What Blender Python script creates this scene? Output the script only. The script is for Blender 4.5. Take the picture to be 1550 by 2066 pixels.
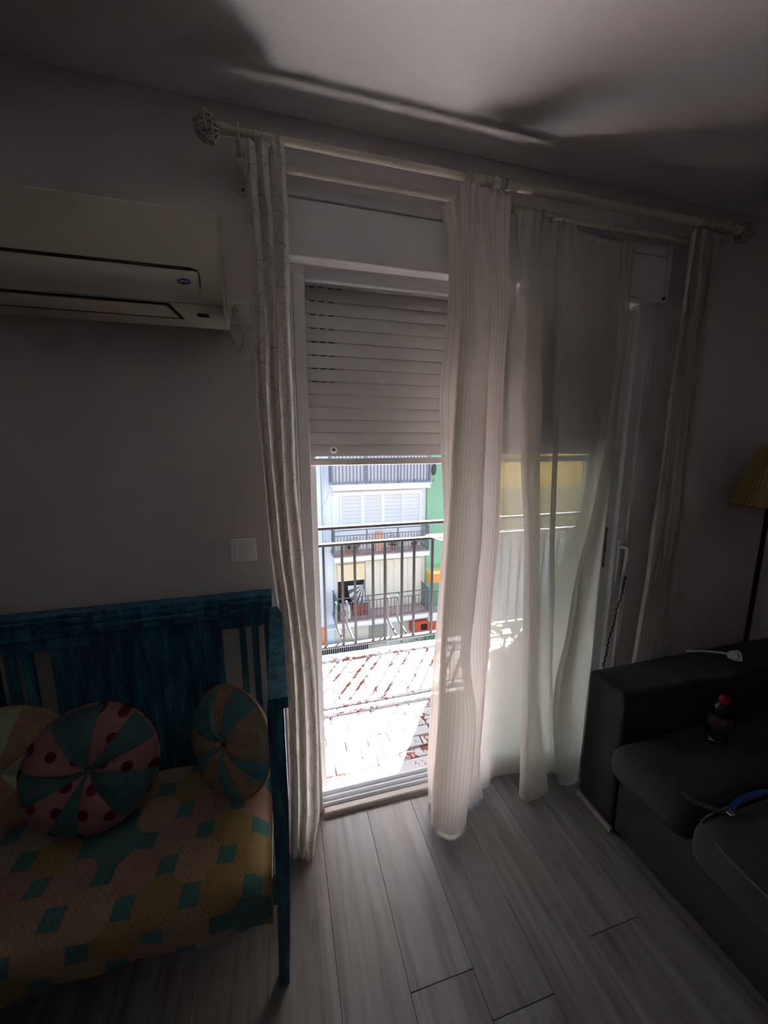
import bpy, bmesh, math, random
from mathutils import Vector, Matrix, noise
random.seed(7)
for o in list(bpy.data.objects): bpy.data.objects.remove(o)
S = bpy.context.scene
COL = S.collection
# ---------------- camera ----------------
cam_data = bpy.data.cameras.new('camera'); cam = bpy.data.objects.new('camera', cam_data); COL.objects.link(cam)
cam_data.sensor_fit = 'HORIZONTAL'; cam_data.sensor_width = 36.0; cam_data.lens = 765/1550*36
cam_data.clip_start = 0.02; cam_data.clip_end = 400
right = Vector((0.96485405, -0.26276383, -0.0034392)); down = Vector((-0.0482208, -0.16416854, -0.98525298)); fwd = Vector((0.25832424, 0.95079117, -0.17106936))
m = Matrix.Identity(4)
for i in range(3):
    m[i][0] = right[i]; m[i][1] = -down[i]; m[i][2] = -fwd[i]
m.translation = Vector((0, -1.328, 1.5))
cam.matrix_world = m
S.camera = cam
# ---------------- sky ----------------
W = bpy.data.worlds.new('sky'); S.world = W; W.use_nodes = True
wn = W.node_tree.nodes; wl = W.node_tree.links
sky = wn.new('ShaderNodeTexSky'); sky.sky_type = 'NISHITA'; sky.sun_disc = False
sky.sun_elevation = math.radians(51.9); sky.sun_rotation = math.radians(35.8)
sky.air_density = 1.0; sky.dust_density = 2.0
hs = wn.new('ShaderNodeHueSaturation'); hs.inputs['Saturation'].default_value = 1.0
wl.new(sky.outputs[0], hs.inputs['Color']); wl.new(hs.outputs[0], wn['Background'].inputs[0])
wn['Background'].inputs[1].default_value = 0.12
# ---------------- sun: the light travels along (-.459, -.637, -1) ----------------
sd = bpy.data.lights.new('sun', 'SUN'); sd.energy = 34.0; sd.angle = math.radians(0.35); sd.color = (0.985, 0.99, 1.0)
sun = bpy.data.objects.new('sun', sd); COL.objects.link(sun)
sun.rotation_euler = Vector((-.459, -.637, -1)).to_track_quat('-Z', 'Y').to_euler(); sun.location = (5, 8, 12)
S.view_settings.view_transform = 'Standard'; S.view_settings.look = 'None'; S.view_settings.gamma = 1; S.view_settings.exposure = 2.4
S.view_settings.use_curve_mapping = False

# ---------------- helpers ----------------
MATS = {}
def mat(name, col, rough=.6, spec=.3, metal=0, var=0, vscale=20, bump=0, bscale=200, col2=None, stretch=None, transl=0, alpha=None):
    if name in MATS: return MATS[name]
    mt = bpy.data.materials.new(name); mt.use_nodes = True; MATS[name] = mt
    n = mt.node_tree.nodes; l = mt.node_tree.links; b = n['Principled BSDF']
    b.inputs['Base Color'].default_value = (*col, 1); b.inputs['Roughness'].default_value = rough
    b.inputs['Metallic'].default_value = metal; b.inputs['Specular IOR Level'].default_value = spec
    tc = n.new('ShaderNodeTexCoord'); mp = n.new('ShaderNodeMapping'); l.new(tc.outputs['Object'], mp.inputs[0])
    if stretch: mp.inputs['Scale'].default_value = stretch
    if var or col2:
        nz = n.new('ShaderNodeTexNoise'); nz.inputs['Scale'].default_value = vscale; nz.inputs['Detail'].default_value = 5
        l.new(mp.outputs[0], nz.inputs['Vector'])
        cr = n.new('ShaderNodeValToRGB'); l.new(nz.outputs['Fac'], cr.inputs[0])
        c2 = col2 if col2 else tuple(c*(1-var) for c in col)
        cr.color_ramp.elements[0].position = .35; cr.color_ramp.elements[1].position = .65
        cr.color_ramp.elements[0].color = (*c2, 1); cr.color_ramp.elements[1].color = (*col, 1)
        l.new(cr.outputs[0], b.inputs['Base Color'])
    if bump:
        nb = n.new('ShaderNodeTexNoise'); nb.inputs['Scale'].default_value = bscale; nb.inputs['Detail'].default_value = 3
        l.new(mp.outputs[0], nb.inputs['Vector'])
        bm_ = n.new('ShaderNodeBump'); bm_.inputs['Strength'].default_value = bump; bm_.inputs['Distance'].default_value = .004
        l.new(nb.outputs['Fac'], bm_.inputs['Height']); l.new(bm_.outputs[0], b.inputs['Normal'])
    return mt

class MB:
    """collects shapes, then links them as ONE mesh object"""
    def __init__(s): s.v = []; s.f = []; s.uv = None
    def add(s, vs, fs):
        k = len(s.v); s.v += [tuple(v) for v in vs]; s.f += [tuple(i+k for i in f) for f in fs]; return s
    def box(s, x0, x1, y0, y1, z0, z1, bev=0, M=None):
        if x0 > x1: x0, x1 = x1, x0
        if y0 > y1: y0, y1 = y1, y0
        if z0 > z1: z0, z1 = z1, z0
        bm = bmesh.new(); bmesh.ops.create_cube(bm, size=1)
        for v in bm.verts:
            v.co = Vector(((x0+x1)/2+v.co.x*(x1-x0), (y0+y1)/2+v.co.y*(y1-y0), (z0+z1)/2+v.co.z*(z1-z0)))
        if bev:
            bmesh.ops.bevel(bm, geom=bm.edges[:], offset=min(bev, .45*min(x1-x0, y1-y0, z1-z0)), segments=2 if bev > .004 else 1, profile=.5, affect='EDGES')
        if M is not None: bm.transform(M)
        bm.verts.ensure_lookup_table()
        s.add([v.co[:] for v in bm.verts], [[v.index for v in f.verts] for f in bm.faces]); bm.free(); return s
    def prism(s, prof, a0, a1, axis='x'):
        """closed profile of (p,q) swept straight from a0 to a1 along axis"""
        n = len(prof)
        def P(a, p, q): return {'x': (a, p, q), 'y': (p, a, q), 'z': (p, q, a)}[axis]
        vs = [P(a0, *c) for c in prof]+[P(a1, *c) for c in prof]
        fs = [[i, (i+1) % n, n+(i+1) % n, n+i] for i in range(n)]+[list(range(n))[::-1], list(range(n, 2*n))]
        return s.add(vs, fs)
    def tube(s, pts, r, n=8, smooth=0, close=False):
        pts = [Vector(p) for p in pts]
        if smooth: pts = catmull(pts, smooth)
        rr = r if isinstance(r, (list, tuple)) else [r]*len(pts)
        if len(rr) != len(pts): rr = [rr[0]+(rr[-1]-rr[0])*i/(len(pts)-1) for i in range(len(pts))]
        vs = []; prev = None
        for i, p in enumerate(pts):
            t = (pts[min(i+1, len(pts)-1)]-pts[max(i-1, 0)])
            if close: t = pts[(i+1) % len(pts)]-pts[i-1]
            t.normalize()
            u = prev if prev is not None else (Vector((0, 0, 1)) if abs(t.z) < .9 else Vector((1, 0, 0)))
            u = (u-t*u.dot(t)); u.normalize(); prev = u; w = t.cross(u)
            for k in range(n):
                a = 2*math.pi*k/n; vs.append(p+(u*math.cos(a)+w*math.sin(a))*rr[i])
        fs = []
        m_ = len(pts)
        for i in range(m_ if close else m_-1):
            j = (i+1) % m_
            for k in range(n): fs.append([i*n+k, i*n+(k+1) % n, j*n+(k+1) % n, j*n+k])
        if not close: fs += [list(range(n))[::-1], [(m_-1)*n+k for k in range(n)]]
        return s.add(vs, fs)
    def lathe(s, prof, c=(0, 0, 0), n=24, M=None, caps=True):
        """prof: (r, z)"""
        vs = []; c = Vector(c)
        for r, z in prof:
            for k in range(n):
                a = 2*math.pi*k/n; p = Vector((r*math.cos(a), r*math.sin(a), z))
                if M is not None: p = M @ p
                vs.append(p+c)
        fs = [[i*n+k, i*n+(k+1) % n, (i+1)*n+(k+1) % n, (i+1)*n+k] for i in range(len(prof)-1) for k in range(n)]
        if caps: fs += [list(range(n))[::-1], [(len(prof)-1)*n+k for k in range(n)]]
        return s.add(vs, fs)
    def sphere(s, c, r, n=10, sc=(1, 1, 1)):
        m_ = n//2+1; vs = []
        for i in range(1, m_):
            t = math.pi*i/m_
            for k in range(n):
                a = 2*math.pi*k/n; vs.append((c[0]+r*sc[0]*math.sin(t)*math.cos(a), c[1]+r*sc[1]*math.sin(t)*math.sin(a), c[2]+r*sc[2]*math.cos(t)))
        top = len(vs); vs += [(c[0], c[1], c[2]+r*sc[2]), (c[0], c[1], c[2]-r*sc[2])]
        fs = [[i*n+k, (i+1)*n+k, (i+1)*n+(k+1) % n, i*n+(k+1) % n] for i in range(m_-2) for k in range(n)]
        fs += [[top, k, (k+1) % n] for k in range(n)]+[[top+1, (m_-2)*n+(k+1) % n, (m_-2)*n+k] for k in range(n)]
        return s.add(vs, fs)
    def build(s, name, m, parent=None, smooth=False, loc=None):
        me = bpy.data.meshes.new(name); me.from_pydata(s.v, [], s.f); me.materials.append(m)
        if s.uv:
            ul = me.uv_layers.new(name='UVMap')
            for lp in me.loops: ul.data[lp.index].uv = s.uv[lp.vertex_index]
        if smooth:
            for p in me.polygons: p.use_smooth = True
            if smooth != 'all':
                try: me.set_sharp_from_angle(angle=math.radians(40))
                except Exception: pass
        me.update()
        o = bpy.data.objects.new(name, me); COL.objects.link(o)
        if parent is not None:
            o.parent = parent
            o.matrix_parent_inverse = Matrix.Identity(4)
            if parent.get('_base'):
                b = Vector(parent['_base'])
                me.transform(Matrix.Translation(-b)); o['_base'] = list(b)
        return o

def catmull(p, k):
    out = []
    n = len(p)
    for i in range(n-1):
        a, b, c, d = p[max(i-1, 0)], p[i], p[i+1], p[min(i+2, n-1)]
        for j in range(k):
            t = j/k
            out.append(.5*((2*b)+(c-a)*t+(2*a-5*b+4*c-d)*t*t+(3*b-a-3*c+d)*t**3))
    out.append(p[-1]); return out

def thing(name, label, cat, base, group=None):
    """an Empty at the thing's base that parents its parts; parts are given in world coordinates"""
    o = bpy.data.objects.new(name, None); COL.objects.link(o); o.location = base; o['_base'] = list(base); o.empty_display_size = .1
    o['label'] = label; o['category'] = cat
    if group: o['group'] = group
    return o
def tag(o, label, cat, group=None):
    o['label'] = label; o['category'] = cat
    if group: o['group'] = group
    return o
def struct(o, label=None, cat='structure'):
    o['kind'] = 'structure'
    if label: o['label'] = label
    return o
def sub(parent, o):
    """make o (built in world coordinates, parent a mesh part) a sub-part"""
    o.parent = parent; return o
def copy_tree(o, parent=None):
    c = o.copy(); COL.objects.link(c); c.parent = parent
    for ch in list(o.children): copy_tree(ch, c)
    return c
def text(word, size, name, m, parent, M, extrude=.0004):
    cu = bpy.data.curves.new('t', 'FONT'); cu.body = word; cu.size = size; cu.align_x = 'CENTER'; cu.align_y = 'CENTER'; cu.extrude = extrude; cu.shear = .25
    t = bpy.data.objects.new('t', cu); COL.objects.link(t)
    me = bpy.data.meshes.new_from_object(t.evaluated_get(bpy.context.evaluated_depsgraph_get())); bpy.data.objects.remove(t); bpy.data.curves.remove(cu)
    me.transform(M); me.materials.clear(); me.materials.append(m)
    o = bpy.data.objects.new(name, me); COL.objects.link(o)
    o.parent = parent
    if parent.get('_base'): me.transform(Matrix.Translation(-Vector(parent['_base'])))
    return o
# ---------------- materials ----------------
M_wall = mat('wall_paint', (.76, .71, .70), .85, .2, var=.05, vscale=3, bump=.12, bscale=160)
M_ceil = mat('ceiling_paint', (.92, .905, .90), .9, .1, var=.03, vscale=3, bump=.12, bscale=220)
M_pvc = mat('white_pvc', (.78, .77, .77), .35, .4, var=.03)
M_frame = mat('frame_white', (.78, .78, .78), .3, .45)
M_cream = mat('cream_plastic', (.60, .55, .43), .35, .45, var=.05, vscale=6)
M_rod = mat('cream_rod', (.62, .58, .46), .35, .45, var=.08, vscale=30)
M_dark = mat('dark_plastic', (.015, .015, .017), .4)
M_slat = mat('shutter_slat', (.80, .79, .76), .45, .35, var=.03)
M_metal = mat('chrome', (.6, .6, .6), .25, .5, metal=1)
M_rail = mat('painted_iron', (.020, .018, .017), .5, .25, var=.2, vscale=30)
M_railtop = mat('iron_lit_top_and_hook', (.07, .07, .074), .5, .3)  # grey of the planter hooks; on the rails, sunlit tops put into colour
M_blue = mat('logo_blue', (.01, .03, .22), .4)
M_white = mat('plain_white', (.75, .75, .75), .4)
M_switch = mat('switch_white', (.93, .91, .90), .3, .5)
M_green_cloth = None

def floor_mat():
    mt = bpy.data.materials.new('oak_laminate'); mt.use_nodes = True; n = mt.node_tree.nodes; l = mt.node_tree.links; b = n['Principled BSDF']
    b.inputs['Roughness'].default_value = .33; b.inputs['Specular IOR Level'].default_value = .55
    g = n.new('ShaderNodeNewGeometry'); oi = n.new('ShaderNodeObjectInfo')
    ad = n.new('ShaderNodeVectorMath'); ad.operation = 'MULTIPLY_ADD'; cm = n.new('ShaderNodeCombineXYZ'); l.new(oi.outputs['Random'], cm.inputs[0]); l.new(oi.outputs['Random'], cm.inputs[1]); l.new(oi.outputs['Random'], cm.inputs[2])
    l.new(cm.outputs[0], ad.inputs[0]); ad.inputs[1].default_value = (17, 29, 5); l.new(g.outputs['Position'], ad.inputs[2])
    mp = n.new('ShaderNodeMapping'); mp.inputs['Scale'].default_value = (1, .07, 1); l.new(ad.outputs[0], mp.inputs[0])
    n1 = n.new('ShaderNodeTexNoise'); n1.inputs['Scale'].default_value = 34; n1.inputs['Detail'].default_value = 8; n1.inputs['Roughness'].default_value = .65; n1.inputs['Distortion'].default_value = .5; l.new(mp.outputs[0], n1.inputs['Vector'])
    cr = n.new('ShaderNodeValToRGB'); l.new(n1.outputs['Fac'], cr.inputs[0]); e = cr.color_ramp.elements
    e[0].position = .30; e[0].color = (.125, .112, .108, 1); e[1].position = .68; e[1].color = (.295, .285, .29, 1); k = e.new(.46); k.color = (.22, .205, .20, 1)
    n2 = n.new('ShaderNodeTexNoise'); n2.inputs['Scale'].default_value = 6; n2.inputs['Detail'].default_value = 4; n2.inputs['Distortion'].default_value = 1.2; l.new(mp.outputs[0], n2.inputs['Vector'])
    c2 = n.new('ShaderNodeValToRGB'); l.new(n2.outputs['Fac'], c2.inputs[0]); c2.color_ramp.elements[0].position = .36; c2.color_ramp.elements[0].color = (.6, .57, .56, 1); c2.color_ramp.elements[1].position = .5; c2.color_ramp.elements[1].color = (1, 1, 1, 1)
    mx = n.new('ShaderNodeMix'); mx.data_type = 'RGBA'; mx.blend_type = 'MULTIPLY'; mx.inputs[0].default_value = .75
    l.new(cr.outputs[0], mx.inputs[6]); l.new(c2.outputs[0], mx.inputs[7])
    mv = n.new('ShaderNodeMath'); mv.operation = 'MULTIPLY_ADD'; l.new(oi.outputs['Random'], mv.inputs[0]); mv.inputs[1].default_value = .22; mv.inputs[2].default_value = .88
    vm = n.new('ShaderNodeVectorMath'); vm.operation = 'SCALE'; l.new(mx.outputs[2], vm.inputs[0]); l.new(mv.outputs[0], vm.inputs['Scale'])
    l.new(vm.outputs[0], b.inputs['Base Color'])
    bp = n.new('ShaderNodeBump'); bp.inputs['Strength'].default_value = .35; bp.inputs['Distance'].default_value = .0012; l.new(n1.outputs['Fac'], bp.inputs['Height']); l.new(bp.outputs[0], b.inputs['Normal'])
    return mt
M_floor = floor_mat()

def brick_mat():
    mt = bpy.data.materials.new('balcony_brick_tile'); mt.use_nodes = True; n = mt.node_tree.nodes; l = mt.node_tree.links; b = n['Principled BSDF']
    b.inputs['Roughness'].default_value = .6
    oi = n.new('ShaderNodeObjectInfo'); g = n.new('ShaderNodeNewGeometry')
    nz = n.new('ShaderNodeTexNoise'); nz.inputs['Scale'].default_value = 26; nz.inputs['Detail'].default_value = 6; nz.inputs['Distortion'].default_value = 1.0; l.new(g.outputs['Position'], nz.inputs['Vector'])
    ad = n.new('ShaderNodeMath'); ad.operation = 'MULTIPLY_ADD'; l.new(oi.outputs['Random'], ad.inputs[0]); ad.inputs[1].default_value = .36; l.new(nz.outputs['Fac'], ad.inputs[2])
    cr = n.new('ShaderNodeValToRGB'); l.new(ad.outputs[0], cr.inputs[0]); e = cr.color_ramp.elements
    e[0].position = .0; e[0].color = (.55, .545, .55, 1); e[1].position = 1.; e[1].color = (.20, .035, .024, 1)
    for p, c in ((.42, (.55, .545, .55)), (.435, (.013, .012, .012)), (.45, (.55, .545, .55)), (.735, (.56, .555, .56)), (.76, (.34, .12, .085)), (.82, (.22, .045, .032))):
        k = e.new(p); k.color = (*c, 1)
    l.new(cr.outputs[0], b.inputs['Base Color'])
    bp = n.new('ShaderNodeBump'); bp.inputs['Strength'].default_value = .4; bp.inputs['Distance'].default_value = .003; l.new(nz.outputs['Fac'], bp.inputs['Height']); l.new(bp.outputs[0], b.inputs['Normal'])
    return mt
M_brick = brick_mat()

def cloth_mat(name, col, transp, transl, kind):
    """woven curtain cloth: diffuse + translucent with a little open weave; UV in metres"""
    mt = bpy.data.materials.new(name); mt.use_nodes = True; n = mt.node_tree.nodes; l = mt.node_tree.links; n.remove(n['Principled BSDF'])
    out = n['Material Output']; uv = n.new('ShaderNodeUVMap'); uv.uv_map = 'UVMap'
    sx = n.new('ShaderNodeSeparateXYZ'); l.new(uv.outputs[0], sx.inputs[0])
    def M_(op, a, b=None, c=None):
        k = n.new('ShaderNodeMath'); k.operation = op
        for i, v in enumerate((a, b, c)):
            if v is None: continue
            if isinstance(v, (int, float)): k.inputs[i].default_value = v
            else: l.new(v, k.inputs[i])
        return k.outputs[0]
    nz = n.new('ShaderNodeTexNoise'); nz.inputs['Scale'].default_value = 90; nz.inputs['Detail'].default_value = 4; l.new(uv.outputs[0], nz.inputs['Vector'])
    df = n.new('ShaderNodeBsdfDiffuse'); tr = n.new('ShaderNodeBsdfTranslucent'); tp = n.new('ShaderNodeBsdfTransparent')
    mix1 = n.new('ShaderNodeMixShader'); mix1.inputs[0].default_value = transl; mix2 = n.new('ShaderNodeMixShader')
    l.new(df.outputs[0], mix1.inputs[1]); l.new(tr.outputs[0], mix1.inputs[2]); l.new(mix1.outputs[0], mix2.inputs[1]); l.new(tp.outputs[0], mix2.inputs[2]); l.new(mix2.outputs[0], out.inputs[0])
    if kind == 'stripe':
        f = M_('FRACT', M_('MULTIPLY', sx.outputs[0], 1/.0125)); line = M_('LESS_THAN', M_('ABSOLUTE', M_('SUBTRACT', f, .5)), .10)
        wv = M_('SINE', M_('MULTIPLY', sx.outputs[1], 900.0)); line = M_('MULTIPLY', line, M_('MULTIPLY_ADD', wv, .35, .65))
        h = M_('MULTIPLY_ADD', line, 1.0, M_('MULTIPLY', nz.outputs['Fac'], 1.2))
        strength = .35; dark = .22
    else:
        # embroidered arcs: rings of stitched stems on an offset grid
        nd = n.new('ShaderNodeTexNoise'); nd.inputs['Scale'].default_value = 9; l.new(uv.outputs[0], nd.inputs['Vector'])
        ox = M_('MULTIPLY_ADD', nd.outputs['Fac'], .05, sx.outputs[0]); oy = M_('MULTIPLY_ADD', nd.outputs['Fac'], .07, sx.outputs[1])
        def ring(px, py, r, w, dx, dy):
            a = M_('SUBTRACT', M_('FRACT', M_('MULTIPLY', M_('ADD', ox, dx), 1/px)), .5); b_ = M_('SUBTRACT', M_('FRACT', M_('MULTIPLY', M_('ADD', oy, dy), 1/py)), .5)
            d = M_('SQRT', M_('ADD', M_('POWER', M_('MULTIPLY', a, px), 2.0), M_('POWER', M_('MULTIPLY', b_, py), 2.0)))
            return M_('LESS_THAN', M_('ABSOLUTE', M_('SUBTRACT', d, r)), w)
        r1 = ring(.13, .12, .056, .0011, 0, 0); r2 = ring(.13, .12, .056, .0011, .065, .05); r3 = ring(.11, .085, .038, .0010, .03, .07)
        line = M_('MAXIMUM', r1, r2); h = M_('ADD', line, nz.outputs['Fac']); strength = .3; dark = .38
    cr = n.new('ShaderNodeMix'); cr.data_type = 'RGBA'; l.new(line, cr.inputs[0]); cr.inputs[6].default_value = (*col, 1); cr.inputs[7].default_value = (*[c*(1-dark) for c in col], 1)
    l.new(cr.outputs[2], df.inputs[0]); l.new(cr.outputs[2], tr.inputs[0])
    l.new(M_('MULTIPLY_ADD', line, -transp*.8, M_('MULTIPLY_ADD', nz.outputs['Fac'], transp*.3, transp*.85)), mix2.inputs[0])
    bp = n.new('ShaderNodeBump'); bp.inputs['Strength'].default_value = strength; bp.inputs['Distance'].default_value = .0025; l.new(h, bp.inputs['Height'])
    l.new(bp.outputs[0], df.inputs['Normal']); l.new(bp.outputs[0], tr.inputs['Normal'])
    return mt
M_cur_front = cloth_mat('cream_curtain_cloth', (.80, .74, .68), .012, .27, 'stripe')
M_cur_back = cloth_mat('sheer_striped_cloth', (.82, .80, .74), .24, .5, 'stripe')
M_cur_left = cloth_mat('white_embroidered_cloth', (.82, .79, .74), .03, .30, 'ring')
M_cur_right = cloth_mat('white_plain_cloth', (.82, .79, .74), .05, .42, 'stripe')

def wood_blue():
    mt = bpy.data.materials.new('worn_turquoise_paint'); mt.use_nodes = True; n = mt.node_tree.nodes; l = mt.node_tree.links; b = n['Principled BSDF']; b.inputs['Roughness'].default_value = .55
    tc = n.new('ShaderNodeTexCoord'); mp = n.new('ShaderNodeMapping'); mp.inputs['Scale'].default_value = (1, 1, .12); l.new(tc.outputs['Object'], mp.inputs[0])
    nz = n.new('ShaderNodeTexNoise'); nz.inputs['Scale'].default_value = 40; nz.inputs['Detail'].default_value = 7; nz.inputs['Roughness'].default_value = .7; l.new(mp.outputs[0], nz.inputs['Vector'])
    cr = n.new('ShaderNodeValToRGB'); l.new(nz.outputs['Fac'], cr.inputs[0]); e = cr.color_ramp.elements
    e[0].position = .36; e[0].color = (.012, .045, .095, 1); e[1].position = .7; e[1].color = (.06, .38, .46, 1); k = e.new(.52); k.color = (.022, .14, .23, 1)
    l.new(cr.outputs[0], b.inputs['Base Color'])
    bp = n.new('ShaderNodeBump'); bp.inputs['Strength'].default_value = .4; bp.inputs['Distance'].default_value = .002; l.new(nz.outputs['Fac'], bp.inputs['Height']); l.new(bp.outputs[0], b.inputs['Normal'])
    return mt
M_bench = wood_blue()

def quilt_mat():
    """printed patchwork: rotated square patches, each its own plain, striped or sprigged print"""
    mt = bpy.data.materials.new('patchwork_print'); mt.use_nodes = True; n = mt.node_tree.nodes; l = mt.node_tree.links; b = n['Principled BSDF']; b.inputs['Roughness'].default_value = .9; b.inputs['Specular IOR Level'].default_value = .1
    uv = n.new('ShaderNodeUVMap'); uv.uv_map = 'UVMap'
    mp = n.new('ShaderNodeMapping'); mp.inputs['Rotation'].default_value = (0, 0, math.radians(40)); mp.inputs['Scale'].default_value = (9.6, 9.6, 1); l.new(uv.outputs[0], mp.inputs[0])
    fl = n.new('ShaderNodeVectorMath'); fl.operation = 'FLOOR'; l.new(mp.outputs[0], fl.inputs[0])
    wn_ = n.new('ShaderNodeTexWhiteNoise'); wn_.noise_dimensions = '2D'; l.new(fl.outputs[0], wn_.inputs['Vector'])
    cr = n.new('ShaderNodeValToRGB'); cr.color_ramp.interpolation = 'CONSTANT'; l.new(wn_.outputs['Value'], cr.inputs[0]); e = cr.color_ramp.elements
    e[0].position = 0; e[0].color = (.11, .24, .22, 1); e[1].position = .12; e[1].color = (.40, .29, .20, 1)
    for p, c in ((.36, (.38, .25, .20)), (.58, (.34, .25, .12)), (.76, (.38, .32, .27))):
        k = e.new(p); k.color = (*c, 1)
    fr = n.new('ShaderNodeVectorMath'); fr.operation = 'FRACTION'; l.new(mp.outputs[0], fr.inputs[0])
    sp_ = n.new('ShaderNodeVectorMath'); sp_.operation = 'SUBTRACT'; l.new(fr.outputs[0], sp_.inputs[0]); sp_.inputs[1].default_value = (.5, .5, .5)
    ab = n.new('ShaderNodeVectorMath'); ab.operation = 'ABSOLUTE'; l.new(sp_.outputs[0], ab.inputs[0]); sx = n.new('ShaderNodeSeparateXYZ'); l.new(ab.outputs[0], sx.inputs[0])
    su_ = n.new('ShaderNodeMath'); su_.operation = 'ADD'; l.new(sx.outputs[0], su_.inputs[0]); l.new(sx.outputs[1], su_.inputs[1])
    cn = n.new('ShaderNodeMath'); cn.operation = 'GREATER_THAN'; l.new(su_.outputs[0], cn.inputs[0]); cn.inputs[1].default_value = .70
    base = n.new('ShaderNodeMix'); base.data_type = 'RGBA'; l.new(cn.outputs[0], base.inputs[0]); l.new(cr.outputs[0], base.inputs[6]); base.inputs[7].default_value = (.09, .22, .21, 1)
    wv = n.new('ShaderNodeTexWave'); wv.inputs['Scale'].default_value = 3.2; wv.inputs['Distortion'].default_value = .6; l.new(mp.outputs[0], wv.inputs['Vector'])
    vo = n.new('ShaderNodeTexVoronoi'); vo.inputs['Scale'].default_value = 4.2; l.new(mp.outputs[0], vo.inputs['Vector'])
    dots = n.new('ShaderNodeMath'); dots.operation = 'LESS_THAN'; l.new(vo.outputs['Distance'], dots.inputs[0]); dots.inputs[1].default_value = .16
    m1 = n.new('ShaderNodeMix'); m1.data_type = 'RGBA'; m1.blend_type = 'MULTIPLY'; f1 = n.new('ShaderNodeMath'); f1.operation = 'MULTIPLY'; l.new(wv.outputs['Fac'], f1.inputs[0]); f1.inputs[1].default_value = .25
    l.new(f1.outputs[0], m1.inputs[0]); l.new(base.outputs[2], m1.inputs[6]); m1.inputs[7].default_value = (.5, .42, .38, 1)
    m2 = n.new('ShaderNodeMix'); m2.data_type = 'RGBA'; f2 = n.new('ShaderNodeMath'); f2.operation = 'MULTIPLY'; l.new(dots.outputs[0], f2.inputs[0]); f2.inputs[1].default_value = .55
    l.new(f2.outputs[0], m2.inputs[0]); l.new(m1.outputs[2], m2.inputs[6]); m2.inputs[7].default_value = (.32, .09, .06, 1)
    l.new(m2.outputs[2], b.inputs['Base Color'])
    nz = n.new('ShaderNodeTexNoise'); nz.inputs['Scale'].default_value = 60; l.new(uv.outputs[0], nz.inputs['Vector'])
    bp = n.new('ShaderNodeBump'); bp.inputs['Strength'].default_value = .3; bp.inputs['Distance'].default_value = .004; l.new(nz.outputs['Fac'], bp.inputs['Height']); l.new(bp.outputs[0], b.inputs['Normal'])
    return mt
M_quilt = quilt_mat()
M_teal = mat('teal_cotton', (.085, .17, .175), .95, .1, var=.12, vscale=60)
M_teal_light = mat('light_teal_cotton', (.12, .28, .29), .95, .1, var=.1, vscale=60)
def dots_mat():
    mt = bpy.data.materials.new('pink_polka_dot'); mt.use_nodes = True; n = mt.node_tree.nodes; l = mt.node_tree.links; b = n['Principled BSDF']; b.inputs['Roughness'].default_value = .95
    tc = n.new('ShaderNodeTexCoord'); mp = n.new('ShaderNodeMapping'); mp.inputs['Scale'].default_value = (16, 16, 0); mp.inputs['Rotation'].default_value = (0, 0, .35); l.new(tc.outputs['Object'], mp.inputs[0])
    fr = n.new('ShaderNodeVectorMath'); fr.operation = 'FRACTION'; l.new(mp.outputs[0], fr.inputs[0])
    ds = n.new('ShaderNodeVectorMath'); ds.operation = 'DISTANCE'; l.new(fr.outputs[0], ds.inputs[0]); ds.inputs[1].default_value = (.5, .5, 0)
    lt = n.new('ShaderNodeMath'); lt.operation = 'LESS_THAN'; l.new(ds.outputs['Value'], lt.inputs[0]); lt.inputs[1].default_value = .22
    mx = n.new('ShaderNodeMix'); mx.data_type = 'RGBA'; l.new(lt.outputs[0], mx.inputs[0]); mx.inputs[6].default_value = (.36, .165, .18, 1); mx.inputs[7].default_value = (.11, .008, .018, 1); l.new(mx.outputs[2], b.inputs['Base Color'])
    return mt
M_dots = dots_mat()
M_sprig = mat('cream_sprigged_cotton', (.42, .31, .20), .95, .1, col2=(.36, .21, .14), vscale=45)
M_velvet = mat('charcoal_velvet', (.055, .055, .062), .95, .15, var=.25, vscale=9, bump=.25, bscale=300)
M_pipe = mat('sofa_piping', (.10, .10, .105), .8, .2)
M_shade = mat('pleated_yellow_shade', (.36, .28, .13), .9, .1, var=.1)
M_leaf = mat('leaf_green', (.07, .20, .04), .6, .3, var=.5, vscale=8)
ROWS = [2.2, 1.95, 1.7, 1.45, 1.2, 0.95, 0.7, 0.45, 0.2, 0.01]
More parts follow.
